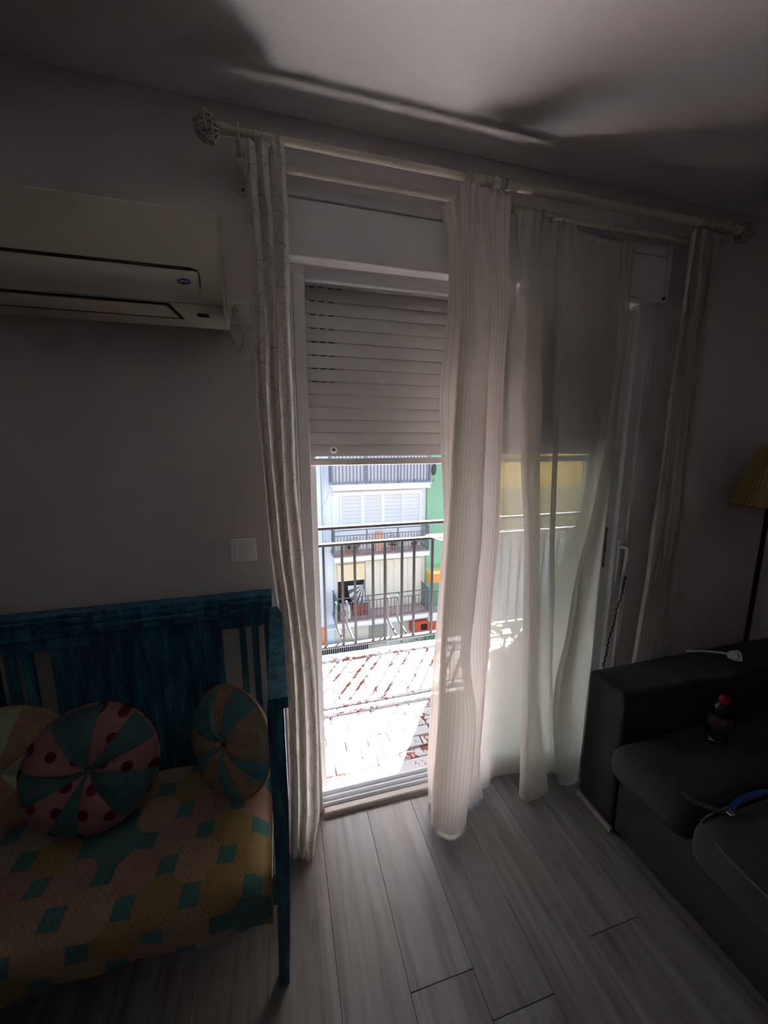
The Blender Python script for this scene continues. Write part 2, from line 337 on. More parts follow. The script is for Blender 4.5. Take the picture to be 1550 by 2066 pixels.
FRONT_C = [[(0.561,-0.07),(0.6,-0.1),(0.569,-0.12),(0.618,-0.135),(0.632,-0.13),(0.669,-0.11),(0.639,-0.1),(0.693,-0.1),(0.76,-0.11),(0.743,-0.09)],[(0.565,-0.066),(0.615,-0.098),(0.583,-0.12),(0.632,-0.14),(0.659,-0.137),(0.695,-0.118),(0.667,-0.102),(0.724,-0.1),(0.771,-0.108),(0.754,-0.087)],[(0.546,-0.062),(0.613,-0.096),(0.58,-0.12),(0.628,-0.145),(0.654,-0.145),(0.69,-0.127),(0.665,-0.104),(0.725,-0.1),(0.772,-0.106),(0.754,-0.084)],[(0.556,-0.058),(0.606,-0.094),(0.571,-0.12),(0.618,-0.151),(0.651,-0.152),(0.687,-0.135),(0.664,-0.106),(0.727,-0.1),(0.776,-0.104),(0.758,-0.081)],[(0.576,-0.053),(0.599,-0.092),(0.562,-0.12),(0.608,-0.156),(0.649,-0.159),(0.685,-0.143),(0.665,-0.108),(0.731,-0.1),(0.779,-0.102),(0.76,-0.077)],[(0.565,-0.049),(0.587,-0.09),(0.548,-0.121),(0.595,-0.162),(0.632,-0.167),(0.669,-0.151),(0.651,-0.111),(0.721,-0.1),(0.771,-0.1),(0.752,-0.074)],[(0.553,-0.044),(0.58,-0.093),(0.54,-0.126),(0.587,-0.171),(0.616,-0.176),(0.653,-0.156),(0.636,-0.113),(0.708,-0.1),(0.761,-0.097),(0.741,-0.07)],[(0.54,-0.039),(0.575,-0.096),(0.532,-0.131),(0.577,-0.179),(0.639,-0.184),(0.682,-0.161),(0.665,-0.115),(0.741,-0.1),(0.753,-0.095),(0.734,-0.067)],[(0.539,-0.034),(0.56,-0.098),(0.515,-0.136),(0.562,-0.188),(0.625,-0.193),(0.675,-0.166),(0.66,-0.118),(0.739,-0.1),(0.739,-0.092),(0.714,-0.063)],[(0.547,-0.03),(0.555,-0.1),(0.511,-0.14),(0.557,-0.195),(0.598,-0.2),(0.651,-0.17),(0.639,-0.12),(0.724,-0.1),(0.774,-0.09),(0.752,-0.06)]]
BACK_C = [[(0.74,-0.055),(0.773,-0.045),(0.794,-0.06),(0.917,-0.05),(0.817,-0.075),(0.823,-0.1),(0.883,-0.1),(0.877,-0.08),(0.967,-0.07),(0.983,-0.09),(0.979,-0.07),(1.112,-0.06),(1.276,-0.07),(1.228,-0.09),(1.261,-0.1),(1.297,-0.085)],[(0.753,-0.055),(0.787,-0.045),(0.809,-0.06),(0.95,-0.05),(0.857,-0.077),(0.862,-0.106),(0.915,-0.104),(0.911,-0.08),(0.986,-0.069),(1.002,-0.091),(1.0,-0.068),(1.148,-0.058),(1.297,-0.071),(1.245,-0.094),(1.271,-0.104),(1.303,-0.086)],[(0.766,-0.055),(0.801,-0.045),(0.824,-0.06),(0.965,-0.05),(0.862,-0.079),(0.865,-0.113),(0.927,-0.108),(0.925,-0.08),(0.997,-0.068),(1.013,-0.092),(1.012,-0.066),(1.157,-0.056),(1.297,-0.072),(1.242,-0.098),(1.264,-0.108),(1.293,-0.087)],[(0.771,-0.055),(0.806,-0.045),(0.839,-0.06),(0.975,-0.05),(0.875,-0.081),(0.876,-0.119),(0.934,-0.113),(0.935,-0.08),(1.01,-0.067),(1.024,-0.093),(1.026,-0.064),(1.156,-0.054),(1.284,-0.073),(1.225,-0.103),(1.252,-0.113),(1.289,-0.088)],[(0.774,-0.055),(0.811,-0.045),(0.849,-0.06),(0.99,-0.05),(0.898,-0.083),(0.897,-0.125),(0.946,-0.117),(0.95,-0.08),(1.021,-0.066),(1.035,-0.094),(1.039,-0.062),(1.158,-0.052),(1.251,-0.074),(1.187,-0.107),(1.229,-0.117),(1.282,-0.089)],[(0.765,-0.055),(0.803,-0.045),(0.861,-0.057),(1.005,-0.05),(0.916,-0.086),(0.911,-0.131),(0.957,-0.121),(0.963,-0.081),(1.038,-0.065),(1.053,-0.094),(1.057,-0.059),(1.159,-0.05),(1.199,-0.076),(1.136,-0.111),(1.2,-0.121),(1.273,-0.092)],[(0.751,-0.055),(0.789,-0.045),(0.869,-0.045),(1.018,-0.05),(0.921,-0.09),(0.916,-0.138),(0.965,-0.128),(0.973,-0.083),(1.055,-0.064),(1.073,-0.09),(1.075,-0.057),(1.151,-0.05),(1.173,-0.08),(1.108,-0.113),(1.183,-0.126),(1.262,-0.102)],[(0.742,-0.055),(0.781,-0.045),(0.875,-0.033),(1.035,-0.05),(0.933,-0.093),(0.928,-0.144),(0.98,-0.134),(0.989,-0.085),(1.075,-0.062),(1.096,-0.087),(1.097,-0.054),(1.141,-0.05),(1.134,-0.083),(1.07,-0.115),(1.162,-0.131),(1.251,-0.112)],[(0.748,-0.055),(0.783,-0.045),(0.879,-0.02),(1.076,-0.05),(0.942,-0.097),(0.935,-0.15),(1.026,-0.14),(1.032,-0.088),(1.106,-0.061),(1.131,-0.083),(1.128,-0.052),(1.161,-0.05),(1.151,-0.087),(1.098,-0.118),(1.168,-0.136),(1.236,-0.122)],[(0.79,-0.055),(0.827,-0.045),(0.883,-0.011),(1.115,-0.05),(0.949,-0.1),(0.942,-0.155),(1.057,-0.145),(1.067,-0.09),(1.134,-0.06),(1.162,-0.08),(1.157,-0.05),(1.192,-0.05),(1.183,-0.09),(1.13,-0.12),(1.179,-0.14),(1.224,-0.13)]]
LEFT_C = [[(-0.052,-0.08),(-0.04,-0.125),(-0.022,-0.115),(-0.024,-0.085),(-0.003,-0.135),(0.012,-0.125),(0.008,-0.09),(0.027,-0.135),(0.042,-0.15),(0.054,-0.125),(0.047,-0.09)],[(-0.053,-0.08),(-0.039,-0.125),(-0.023,-0.115),(-0.026,-0.085),(-0.004,-0.135),(0.011,-0.125),(0.005,-0.09),(0.025,-0.135),(0.039,-0.15),(0.05,-0.125),(0.044,-0.09)],[(-0.057,-0.08),(-0.042,-0.125),(-0.026,-0.115),(-0.029,-0.085),(-0.007,-0.135),(0.008,-0.125),(0.002,-0.09),(0.022,-0.135),(0.036,-0.15),(0.048,-0.125),(0.042,-0.09)],[(-0.055,-0.08),(-0.041,-0.125),(-0.025,-0.115),(-0.028,-0.085),(-0.007,-0.135),(0.007,-0.125),(0.002,-0.09),(0.021,-0.135),(0.035,-0.15),(0.046,-0.125),(0.04,-0.09)],[(-0.044,-0.08),(-0.031,-0.125),(-0.015,-0.115),(-0.018,-0.085),(0.003,-0.135),(0.017,-0.125),(0.011,-0.09),(0.03,-0.135),(0.044,-0.15),(0.055,-0.125),(0.048,-0.09)],[(-0.028,-0.08),(-0.015,-0.125),(0.0,-0.115),(-0.003,-0.085),(0.018,-0.135),(0.031,-0.125),(0.026,-0.09),(0.044,-0.135),(0.057,-0.15),(0.067,-0.125),(0.062,-0.09)],[(-0.02,-0.08),(-0.008,-0.125),(0.009,-0.115),(0.007,-0.085),(0.027,-0.135),(0.042,-0.125),(0.037,-0.09),(0.056,-0.135),(0.07,-0.15),(0.081,-0.125),(0.075,-0.09)],[(-0.021,-0.08),(-0.009,-0.125),(0.008,-0.115),(0.006,-0.085),(0.026,-0.135),(0.041,-0.125),(0.037,-0.09),(0.055,-0.135),(0.069,-0.15),(0.081,-0.125),(0.076,-0.09)],[(-0.028,-0.08),(-0.016,-0.125),(0.002,-0.115),(0.001,-0.085),(0.019,-0.135),(0.036,-0.125),(0.033,-0.09),(0.05,-0.135),(0.062,-0.15),(0.079,-0.125),(0.073,-0.09)],[(-0.034,-0.08),(-0.024,-0.125),(-0.009,-0.115),(-0.01,-0.085),(0.006,-0.135),(0.019,-0.125),(0.017,-0.09),(0.03,-0.135),(0.042,-0.15),(0.053,-0.125),(0.052,-0.09)]]
RIGHT_C = [[(1.568,-0.08),(1.545,-0.11),(1.605,-0.075),(1.6,-0.095),(1.576,-0.125),(1.609,-0.11),(1.642,-0.08),(1.675,-0.075),(1.653,-0.105),(1.694,-0.085),(1.733,-0.065)],[(1.56,-0.08),(1.537,-0.11),(1.598,-0.075),(1.594,-0.095),(1.569,-0.125),(1.603,-0.11),(1.637,-0.08),(1.67,-0.075),(1.648,-0.105),(1.69,-0.085),(1.73,-0.065)],[(1.554,-0.08),(1.532,-0.11),(1.596,-0.075),(1.593,-0.095),(1.57,-0.125),(1.606,-0.11),(1.639,-0.08),(1.676,-0.075),(1.655,-0.105),(1.699,-0.085),(1.74,-0.065)],[(1.551,-0.08),(1.531,-0.11),(1.597,-0.075),(1.596,-0.095),(1.575,-0.125),(1.612,-0.11),(1.645,-0.08),(1.684,-0.075),(1.666,-0.105),(1.711,-0.085),(1.754,-0.065)],[(1.548,-0.08),(1.529,-0.11),(1.596,-0.075),(1.597,-0.095),(1.576,-0.125),(1.615,-0.11),(1.647,-0.08),(1.689,-0.075),(1.671,-0.105),(1.718,-0.085),(1.762,-0.065)],[(1.544,-0.08),(1.526,-0.11),(1.593,-0.075),(1.595,-0.095),(1.575,-0.125),(1.614,-0.11),(1.645,-0.08),(1.688,-0.075),(1.671,-0.105),(1.718,-0.085),(1.762,-0.065)],[(1.532,-0.08),(1.515,-0.11),(1.586,-0.075),(1.591,-0.095),(1.572,-0.125),(1.614,-0.11),(1.645,-0.08),(1.692,-0.075),(1.677,-0.105),(1.727,-0.085),(1.772,-0.065)],[(1.507,-0.08),(1.493,-0.11),(1.571,-0.075),(1.58,-0.095),(1.566,-0.125),(1.612,-0.11),(1.642,-0.08),(1.695,-0.075),(1.686,-0.105),(1.739,-0.085),(1.787,-0.065)],[(1.49,-0.08),(1.486,-0.11),(1.56,-0.075),(1.579,-0.095),(1.574,-0.125),(1.622,-0.11),(1.645,-0.08),(1.706,-0.075),(1.706,-0.105),(1.762,-0.085),(1.813,-0.065)],[(1.514,-0.08),(1.511,-0.11),(1.586,-0.075),(1.606,-0.095),(1.602,-0.125),(1.649,-0.11),(1.672,-0.08),(1.735,-0.075),(1.736,-0.105),(1.793,-0.085),(1.844,-0.065)]]
# ---------------- room shell ----------------
XL, XR, YB, ZC = -2.6, 2.46, -4.2, 2.46
def slab(name, m, *b): return struct(MB().box(*b).build(name, m))
fl = slab('floor', mat('subfloor', (.05, .04, .035), .9), XL, XR, YB, 0.0, -.10, -.013)
fl['label'] = 'grey oak laminate floor of the dark room'
pm = {}
PW, PL = .192, 1.29
nx = int((XR-XL)/PW)+1
for i in range(nx):
    y = 0.0; off = (i*.47) % 1.0*PL; first = True
    while y > YB+.01:
        L = min((off if off > .25 else off+.5) if first else PL, y-YB); first = False
        w = min(PW, XR-XL-i*PW)
        key = (round(L, 3), round(w, 3))
        if key not in pm:
            o = MB().box(.0004, w-.0004, -L+.0008, -.0008, -.012, 0, .0009).build('plank', M_floor, fl); pm[key] = o.data
        else:
            o = bpy.data.objects.new('plank', pm[key]); COL.objects.link(o); o.parent = fl
        o.location = (XL+i*PW, y, 0)
        y -= L
slab('ceiling', M_ceil, XL-.1, XR+.1, YB-.1, .2, ZC, ZC+.12)
wf = MB()
OX0, OX1, OZ = .015, 1.505, 2.262
wf.box(OX0, OX1, .152, .2, 2.072, OZ).box(XL-.1, OX0, 0, .2, -.1, ZC).box(OX1, XR+.1, 0, .2, -.1, ZC).box(OX0, OX1, 0, .2, OZ, ZC).box(OX0, OX1, 0.0, .2, -.1, -.014)
struct(wf.build('wall_front', M_wall), 'grey painted wall with the balcony doorway')
slab('wall_left', M_wall, XL-.1, XL, YB, 0, -.1, ZC)
slab('wall_right', M_wall, XR, XR+.1, YB, 0, -.1, ZC)
slab('wall_back', M_wall, XL-.1, XR+.1, YB-.1, YB, -.1, ZC)

# ---------------- balcony door: frame, tracks and two sliding leaves pushed to the right ----------------
dr = thing('door_1', 'white framed sliding balcony door, both leaves slid right behind the curtains', 'door', (.76, .06, 0)); struct(dr); del dr['category']
MB().box(.016, .062, .012, .13, 0, 2.07, .003).box(.0625, .104, .03, .125, 0, 2.05, .003).build('frame_jamb', M_frame, dr)
MB().box(1.455, 1.503, .012, .13, 0, 2.07, .003).box(1.402, 1.4545, .03, .125, 0, 2.05, .003).build('frame_jamb', M_frame, dr)
MB().box(.1045, 1.4015, .03, .052, 2.034, 2.074, .002).box(.1045, 1.4015, .0525, .125, 2.062, 2.075).build('frame_head', M_frame, dr)
for k in range(2):
    MB().box(.1045, 1.4015, .062+k*.024, .068+k*.024, 2.044, 2.0615, .001).build('head_track', M_frame, dr)
MB().box(.1045, 1.4015, .005, .034, -.012, .022, .004).build('sill_nosing', mat('sill_cream', (.50, .46, .42), .5), dr)
MB().box(.1045, 1.4015, .0345, .13, -.013, .010, .001).build('sill_plate', mat('sill_anodised', (.50, .54, .60), .35, .5), dr)
for k in range(3):
    MB().box(.1045, 1.4015, .046+k*.028, .051+k*.028, .0102, .026, .001).build('sill_track', M_frame, dr)
def leaf_(x0, x1, y0, y1, lab=None):
    s = .055
    sa = MB().box(x0, x0+s, y0, y1, .028, 2.040, .003).box(x1-s, x1, y0, y1, .028, 2.040, .003).box(x0+s, x1-s, y0, y1, .028, .10, .003).box(x0+s, x1-s, y0, y1, 1.975, 2.040, .003).build('sash', M_frame, dr, loc=None)
    gl = MB().box(x0+s, x1-s, (y0+y1)/2-.002, (y0+y1)/2+.002, .10, 1.975).build('glass_pane', M_glass, sa)
    return sa
def glass():
    mt = bpy.data.materials.new('window_glass'); mt.use_nodes = True; n = mt.node_tree.nodes; l = mt.node_tree.links
    n.remove(n['Principled BSDF']); f = n.new('ShaderNodeFresnel'); f.inputs[0].default_value = 1.45
    t = n.new('ShaderNodeBsdfTransparent'); t.inputs[0].default_value = (.93, .95, .94, 1); g = n.new('ShaderNodeBsdfGlossy'); g.inputs['Roughness'].default_value = .01
    mx = n.new('ShaderNodeMixShader'); l.new(f.outputs[0], mx.inputs[0]); l.new(t.outputs[0], mx.inputs[1]); l.new(g.outputs[0], mx.inputs[2]); l.new(mx.outputs[0], n['Material Output'].inputs[0]); return mt
M_glass = glass()
sash = leaf_(.792, 1.399, .042, .062)
leaf_(.775, 1.395, .083, .103)
lp = MB().box(1.408, 1.420, .027, .0298, .945, 1.135, .0015).build('lock_plate', mat('lock_grey', (.20, .20, .21), .4), dr)
for z in (.955, 1.125): MB().tube([(1.414, .0268, z), (1.414, .0245, z)], .0035, 8).build('lock_screw', M_dark, lp)
MB().box(1.411, 1.417, .025, .0268, 1.02, 1.06).build('lock_slot', M_dark, lp)
hp = MB().box(1.468, 1.492, .003, .0118, .875, 1.075, .003).build('handle_plate', M_frame, dr)
hd = MB().tube([(1.480, .002, 1.045), (1.480, -.03, 1.045)], .009, 10).tube([(1.480, -.03, 1.05), (1.474, -.036, 1.0), (1.466, -.034, .93)], [.009, .010, .007], 10, smooth=5).build('handle', M_pvc, hp, smooth=True)
MB().box(1.494, 1.502, .003, .0118, 1.03, 1.045).build('keyhole', M_dark, hp)

# ---------------- shutter box above the door ----------------
sb = thing('shutter_box', 'white plastic shutter box above the balcony door', 'shutter box', (.76, 0, 2.07))
MB().box(.005, 1.535, -.022, .029, 2.076, 2.236, .003).build('front_cover', M_pvc, sb)
MB().box(.005, 1.535, -.020, .029, 2.2395, 2.278, .003).build('top_strip', M_pvc, sb)
MB().box(1.5355, 1.55, -.028, -.001, 2.072, 2.280, .005).build('end_cap', M_pvc, sb)
MB().box(1.40, 1.534, -.034, -.0225, 2.070, 2.084, .003).build('lower_lip', M_pvc, sb)
MB().tube([(1.515, -.034, 2.078), (1.515, -.042, 2.078)], .006, 8).build('peg', M_dark, sb)

# ---------------- roller shutter, lowered to about head height ----------------
rs = thing('roller_shutter', 'grey slatted roller shutter lowered over the upper part of the door', 'shutter', (.76, .13, 1.43))
SX0, SX1, SP = .098, 1.409, .0452
prof = [(.132, 0), (.1235, .0004), (.1222, .003), (.1212, .022), (.1220, .040), (.1240, .0430), (.1250, .0435), (.1250, .0451), (.134, .0451), (.134, .0002)]
s0 = None
for k in range(14):
    z = 1.4625+k*SP
    if s0 is None:
        s0 = MB().prism([(p, q) for p, q in prof], SX0, SX1).build('slat', M_slat, rs, smooth=True); o = s0; s0z = z
        o.location = (0, 0, z)
    else:
        o = bpy.data.objects.new('slat', s0.data); COL.objects.link(o); o.parent = rs; o.location = (0, 0, z)
    if k >= 5:
        sl = MB()
        for j in range(3 if k < 12 else 4):
            sl.box(.127+j*.032, .145+j*.032, .1208, .1236, z+.0418, z+.0442)
        e = sl.build('light_slots', M_dark, rs); e['kind'] = 'stuff'
MB().box(SX0, SX1, .114, .134, 1.428, 1.4545, .003).build('end_bar', M_slat, rs)
st = MB().lathe([(.0, -.012), (.008, -.012), (.014, -.006), (.014, 0), (.0, 0)], n=20, M=Matrix.Rotation(math.radians(-90), 4, 'X'), c=(.197, .1195, 1.487), caps=False)
st_o = st.build('stopper', M_switch, rs, smooth=True)
MB().lathe([(0, -.0005), (.004, -.0005), (.004, 0), (0, 0)], n=12, M=Matrix.Rotation(math.radians(90), 4, 'X'), c=(.197, .1068, 1.487), caps=False).build('stopper_screw', M_dark, st_o)
for x in (.1045, 1.3755):
    MB().box(x, x+.026, .1355, .150, 0.012, 2.07).build('guide_rail', M_slat, rs)

# ---------------- shutter strap on the right of the door ----------------
sp = MB()
pts = catmull([Vector(p) for p in ((1.512, -.030, 2.068), (1.513, -.026, 1.80), (1.508, -.02, 1.56), (1.478, -.03, 1.33), (1.478, -.035, 1.12), (1.500, -.022, .98), (1.500, -.018, .86), (1.497, -.015, .60), (1.497, -.015, .40))], 8)
for side in (0, 1):
    base = len(sp.v)
    for i, p in enumerate(pts):
        a = .25+.9*math.sin(i*.21); w = .0075
        dx, dy = w*math.cos(a), w*math.sin(a)*.55
        o_ = .0006 if side else -.0006
        sp.v += [(p.x-dx, p.y-dy+o_, p.z), (p.x+dx, p.y+dy+o_, p.z)]
    for i in range(len(pts)-1):
        q = [base+2*i, base+2*i+1, base+2*i+3, base+2*i+2]; sp.f.append(q if side else q[::-1])
tag(sp.build('shutter_strap', mat('strap_white', (.62, .61, .58), .7), smooth='all'), 'white shutter pull strap hanging twisted beside the door frame', 'strap')
cdp = [Vector(p) for p in ((1.474, -.040, .92), (1.470, -.036, .84), (1.452, -.034, .76), (1.447, -.032, .69), (1.430, -.03, .62), (1.424, -.03, .55), (1.412, -.028, .48))]
cp = catmull(cdp, 8); cp = [p+Vector((.003*math.sin(i*1.9), .002*math.cos(i*1.9), 0)) for i, p in enumerate(cp)]
tag(MB().tube(cp, .0028, 6).build('cord', mat('dark_line', (.02, .018, .017), .8), smooth='all'), 'thin dark wavy line running down from the door handle', 'cord')  # thin dark tube along a wavy line below the handle

# ---------------- curtain rods ----------------
rodt = 2.322; yf, yb_ = -.105, -.058; zb = 2.283
def ringpath(c, r, n=14): return [(c[0], c[1]+r*math.cos(2*math.pi*k/n), c[2]+r*math.sin(2*math.pi*k/n)) for k in range(n)]
fr = thing('curtain_rod', 'thick cream front curtain rod with a filigree ball end', 'curtain rod', (-.02, yf, rodt), 'pair of curtain rods above the door')
MB().tube([(-.115, yf, rodt), (.605, yf, rodt)], .0105, 14).build('thin_tube', M_rod, fr, smooth=True)
MB().tube([(.6, yf, rodt), (1.775, yf, rodt+.004)], .0135, 14).build('thick_tube', M_rod, fr, smooth=True)
MB().lathe([(.0136, 0), (.016, .002), (.016, .012), (.0136, .014)], n=14, M=Matrix.Rotation(math.radians(90), 4, 'Y'), c=(.598, yf, rodt)).build('collar', M_rod, fr, smooth=True)
for sx, cx in ((-1, -.142), (1, 1.802)):
    fb = MB()
    c = Vector((cx, yf, rodt-.003)); R_ = .031
    for k in range(6):
        a = math.pi*k/6
        fb.tube([c+Vector((R_*math.cos(t), R_*math.sin(t)*math.cos(a), R_*math.sin(t)*math.sin(a))) for t in [2*math.pi*i/16 for i in range(16)]], .0026, 5, close=True)
    for dx in (-.016, 0, .016):
        r_ = math.sqrt(R_*R_-dx*dx); fb.tube([(cx+dx, yf+r_*math.cos(t), rodt-.003+r_*math.sin(t)) for t in [2*math.pi*i/16 for i in range(16)]], .0024, 5, close=True)
    for k in range(14):
        t = random.uniform(.4, 2.7); a = random.uniform(0, 6.28)
        fb.sphere((cx+R_*math.cos(t), yf+R_*math.sin(t)*math.cos(a), rodt-.003+R_*math.sin(t)*math.sin(a)), .0065, 6)
    fb.build('finial', mat('aged_cream_metal', (.62, .56, .48), .5, var=.35, vscale=60), fr, smooth=True)
    MB().tube([(cx-sx*.03, yf, rodt), (cx-sx*.052, yf, rodt)], .0145, 12).build('finial_neck', M_rod, fr, smooth=True)
bk = thing('curtain_rod', 'slim cream back curtain rod running below the thick one', 'curtain rod', (-.02, yb_, zb), 'pair of curtain rods above the door')
MB().tube([(-.075, yb_, zb), (1.74, yb_, zb+.004)], .0095, 12).build('tube', M_rod, bk, smooth=True)
for k, x in enumerate((-.066, 1.735)):
    b = thing('rod_bracket', 'cream double bracket holding the '+('left' if k == 0 else 'right')+' ends of the curtain rods', 'bracket', (x, 0, 2.30), 'brackets of the curtain rods')
    MB().box(x-.013, x+.013, -.008, -.0005, 2.225, 2.345, .002).build('wall_plate', M_rod, b)
    MB().tube([(x, -.008, 2.268), (x, -.045, 2.266), (x, yb_, 2.2700)], .006, 8).tube([(x, -.008, 2.298), (x, -.085, 2.298), (x, yf, 2.3065)], .0065, 8).tube([(x, yf, 2.306), (x, yf+.017, 2.316), (x, yf+.018, 2.332)], .005, 6).tube([(x, yf, 2.306), (x, yf-.017, 2.316), (x, yf-.018, 2.332)], .005, 6).build('cup_arm', M_rod, b, smooth=True)
    MB().tube([(x, -.0082, 2.24), (x, -.011, 2.24)], .004, 8).build('screw', M_dark, b)
    MB().tube([(x, -.0082, 2.333), (x, -.011, 2.333)], .004, 8).build('screw', M_dark, b)
# ---------------- curtains ----------------
def curtain(name, label, C, m, base, top=2.262, su=8, nz_=72, head=.075, wob=.003, pleat=.006, pf=230., sag=None, flare=0, topz=None, low=None):
    """control columns C[row][col] at heights ROWS -> smooth folded sheet; UV is arc length in metres"""
    t = thing(name, label, 'curtain', base, 'curtains at the balcony door')
    mb = MB(); nc = len(C[0])
    def rowpts(i): return [Vector((x, y, 0)) for x, y in C[i]]
    rows = [catmull(rowpts(i), su) for i in range(len(ROWS))]
    nu = len(rows[0])
    # arc length along a middle row
    mid = rows[4]; arc = [0]
    for i in range(1, nu): arc.append(arc[-1]+(mid[i]-mid[i-1]).length)
    zs = [top+(ROWS[-1]-top)*k/nz_ for k in range(nz_+1)]
    uvs = []
    for k, z in enumerate(zs):
        zz = min(max(z, ROWS[-1]), ROWS[0])
        j = 0
        while j < len(ROWS)-2 and ROWS[j+1] > zz: j += 1
        f = (ROWS[j]-zz)/(ROWS[j]-ROWS[j+1])
        for i in range(nu):
            p0, p1 = rows[max(j-1, 0)][i], rows[j][i]; p2, p3 = rows[j+1][i], rows[min(j+2, len(ROWS)-1)][i]
            p = .5*((2*p1)+(p2-p0)*f+(2*p0-5*p1+4*p2-p3)*f*f+(3*p1-p0-3*p2+p3)*f**3)
            u = i/(nu-1)
            h = max(0.0, 1-(top-z)/.16)
            x, y = p.x, p.y
            y += pleat*h*math.sin(arc[i]*pf)+pleat*.35*math.sin(arc[i]*pf*.43+z*3)*max(0, 1-(top-z)/.6)
            y += wob*noise.noise(Vector((arc[i]*9, z*3.0, hash(name) % 7 if False else len(name))))*2
            x += wob*noise.noise(Vector((arc[i]*7+5, z*4.0, 3.3)))*1.6
            zt = z
            if sag: zt -= sag(u)*max(0, 1-(top-z)/.5)
            if flare: x -= flare*max(0, 1-u*6)*math.exp(-((z-top+.01)/.05)**2)
            if z < .3 and low: zt += low(u)*(1-z/.3)
            y = min(y, -.004); zt = max(zt, .004)
            mb.v.append((x, y, zt)); uvs.append((arc[i]*1.0, z))
    for k in range(nz_):
        for i in range(nu-1):
            a = k*nu+i; mb.f.append((a, a+nu, a+nu+1, a+1))
    mb.uv = uvs
    cl = mb.build('cloth', m, t, smooth='all')
    return t, mb, nu
def rings(t, xs, y, z, drop, r=.0165):
    for x in xs:
        MB().tube([(x+.002*math.sin(x*90), y+r*math.cos(a), z+r*math.sin(a)) for a in [2*math.pi*i/14 for i in range(14)]], .0017, 5, close=True).tube([(x, y+.002, z-r), (x+.001, y-.004, z-r-.012), (x, y-.010, z-r-drop)], .0014, 5).build('ring', M_rod, t, smooth='all')
cf, _, _ = curtain('curtain', 'cream ribbed curtain bunched at the right edge of the open doorway, hem on the floor', FRONT_C, M_cur_front, (.65, -.11, .01), top=2.290, pleat=.012, pf=190, flare=.035,
                   sag=lambda u: .035*max(0, 1-u*5))
rings(cf, (.600, .618, .632, .662, .690, .716, .740), yf, rodt, .016)
cb, _, _ = curtain('curtain', 'translucent striped cream curtain sagging from its hooks over the right half of the door', BACK_C, M_cur_back, (1.0, -.09, .01), top=2.262, pleat=.009, pf=210, nz_=80,
                   sag=lambda u: (.052*math.sin(math.pi*min(1, max(0, (u-.70)/.27)))**.8 if u > .70 else 0)+.004*math.sin(u*60))
rings(cb, (.80, .842, .885, .915, .958, 1.222, 1.262), yb_, zb+.002, .004, .013)
clf, _, _ = curtain('curtain', 'narrow white curtain embroidered with looping stems, left of the open doorway', LEFT_C, M_cur_left, (.02, -.11, .01), top=2.298, pleat=.006, pf=240, su=7, wob=.004)
rings(clf, (-.040, -.024, -.004, .018, .034, .044), yf, rodt, .006)
cr_, _, _ = curtain('curtain', 'narrow white curtain hanging alone between the door and the floor lamp', RIGHT_C, M_cur_right, (1.65, -.09, .01), top=2.300, pleat=.005, pf=260, su=7, wob=.004)
rings(cr_, (1.565, 1.60, 1.635, 1.67, 1.70), yf, rodt+.004, .004, .018)
# ---------------- air conditioner ----------------
ac = thing('air_conditioner', 'cream wall-mounted air conditioner left of the door', 'air conditioner', (-.55, 0, 1.82))
AX0, AX1 = -.98, -.125
body = [(-.001, 2.085), (-.150, 2.085), (-.168, 2.078), (-.172, 2.05), (-.1735, 1.866), (-.080, 1.836), (-.06, 1.838), (-.001, 1.86)]
MB().prism(body, AX0+.006, AX1-.002).build('body', M_cream, ac, smooth=True)
front = [(-.1725, 2.078), (-.186, 2.0795), (-.196, 2.072), (-.198, 2.03), (-.199, 1.945), (-.1985, 1.905), (-.192, 1.880), (-.180, 1.868), (-.1725, 1.866)]
fp = MB().prism(front, AX0, AX1+.002).build('front_panel', M_cream, ac, smooth=True)
# recessed line of the panel: groove along the lower front, turning down at the right
gv = MB().prism([(-.2002, 1.9415), (-.197, 1.9415), (-.197, 1.9335), (-.2002, 1.9345)], AX0+.02, -.192)
gv.tube(catmull([Vector(p) for p in ((-.193, -.1992, 1.938), (-.182, -.1992, 1.9365), (-.176, -.1994, 1.930), (-.1735, -.1993, 1.915), (-.1732, -.1975, 1.895))], 6), [.0028, .0010], 6)
gv.build('panel_groove', mat('groove_brown', (.045, .035, .025), .7), fp)
# curved swelling under the groove
MB().prism([(-.199, 1.932), (-.205, 1.925), (-.207, 1.910), (-.204, 1.892), (-.196, 1.878), (-.188, 1.873), (-.188, 1.93)], AX0+.02, -.176).build('lower_bulge', mat('cream_gloss', (.60, .56, .46), .16, .5), fp, smooth=True)
lg = MB(); RX = Matrix.Rotation(math.radians(90), 4, 'X')
lg.lathe([(0, 0), (1, 0), (1, .0012), (.94, .0018), (0, .0018)], n=32, caps=False)
LM = Matrix.Translation((-.209, -.2065, 1.9055)) @ Matrix.Rotation(math.radians(84), 4, 'X') @ Matrix.Diagonal((.0155, .0068, 1, 1))
lg.v = [tuple(LM @ Vector(v)) for v in lg.v]
lgo = lg.build('oval_badge', M_blue, fp)
text('Carrier', .0085, 'badge_lettering', M_white, lgo, Matrix.Translation((-.209, -.2089, 1.9055)) @ Matrix.Rotation(math.radians(84), 4, 'X'), .0003)
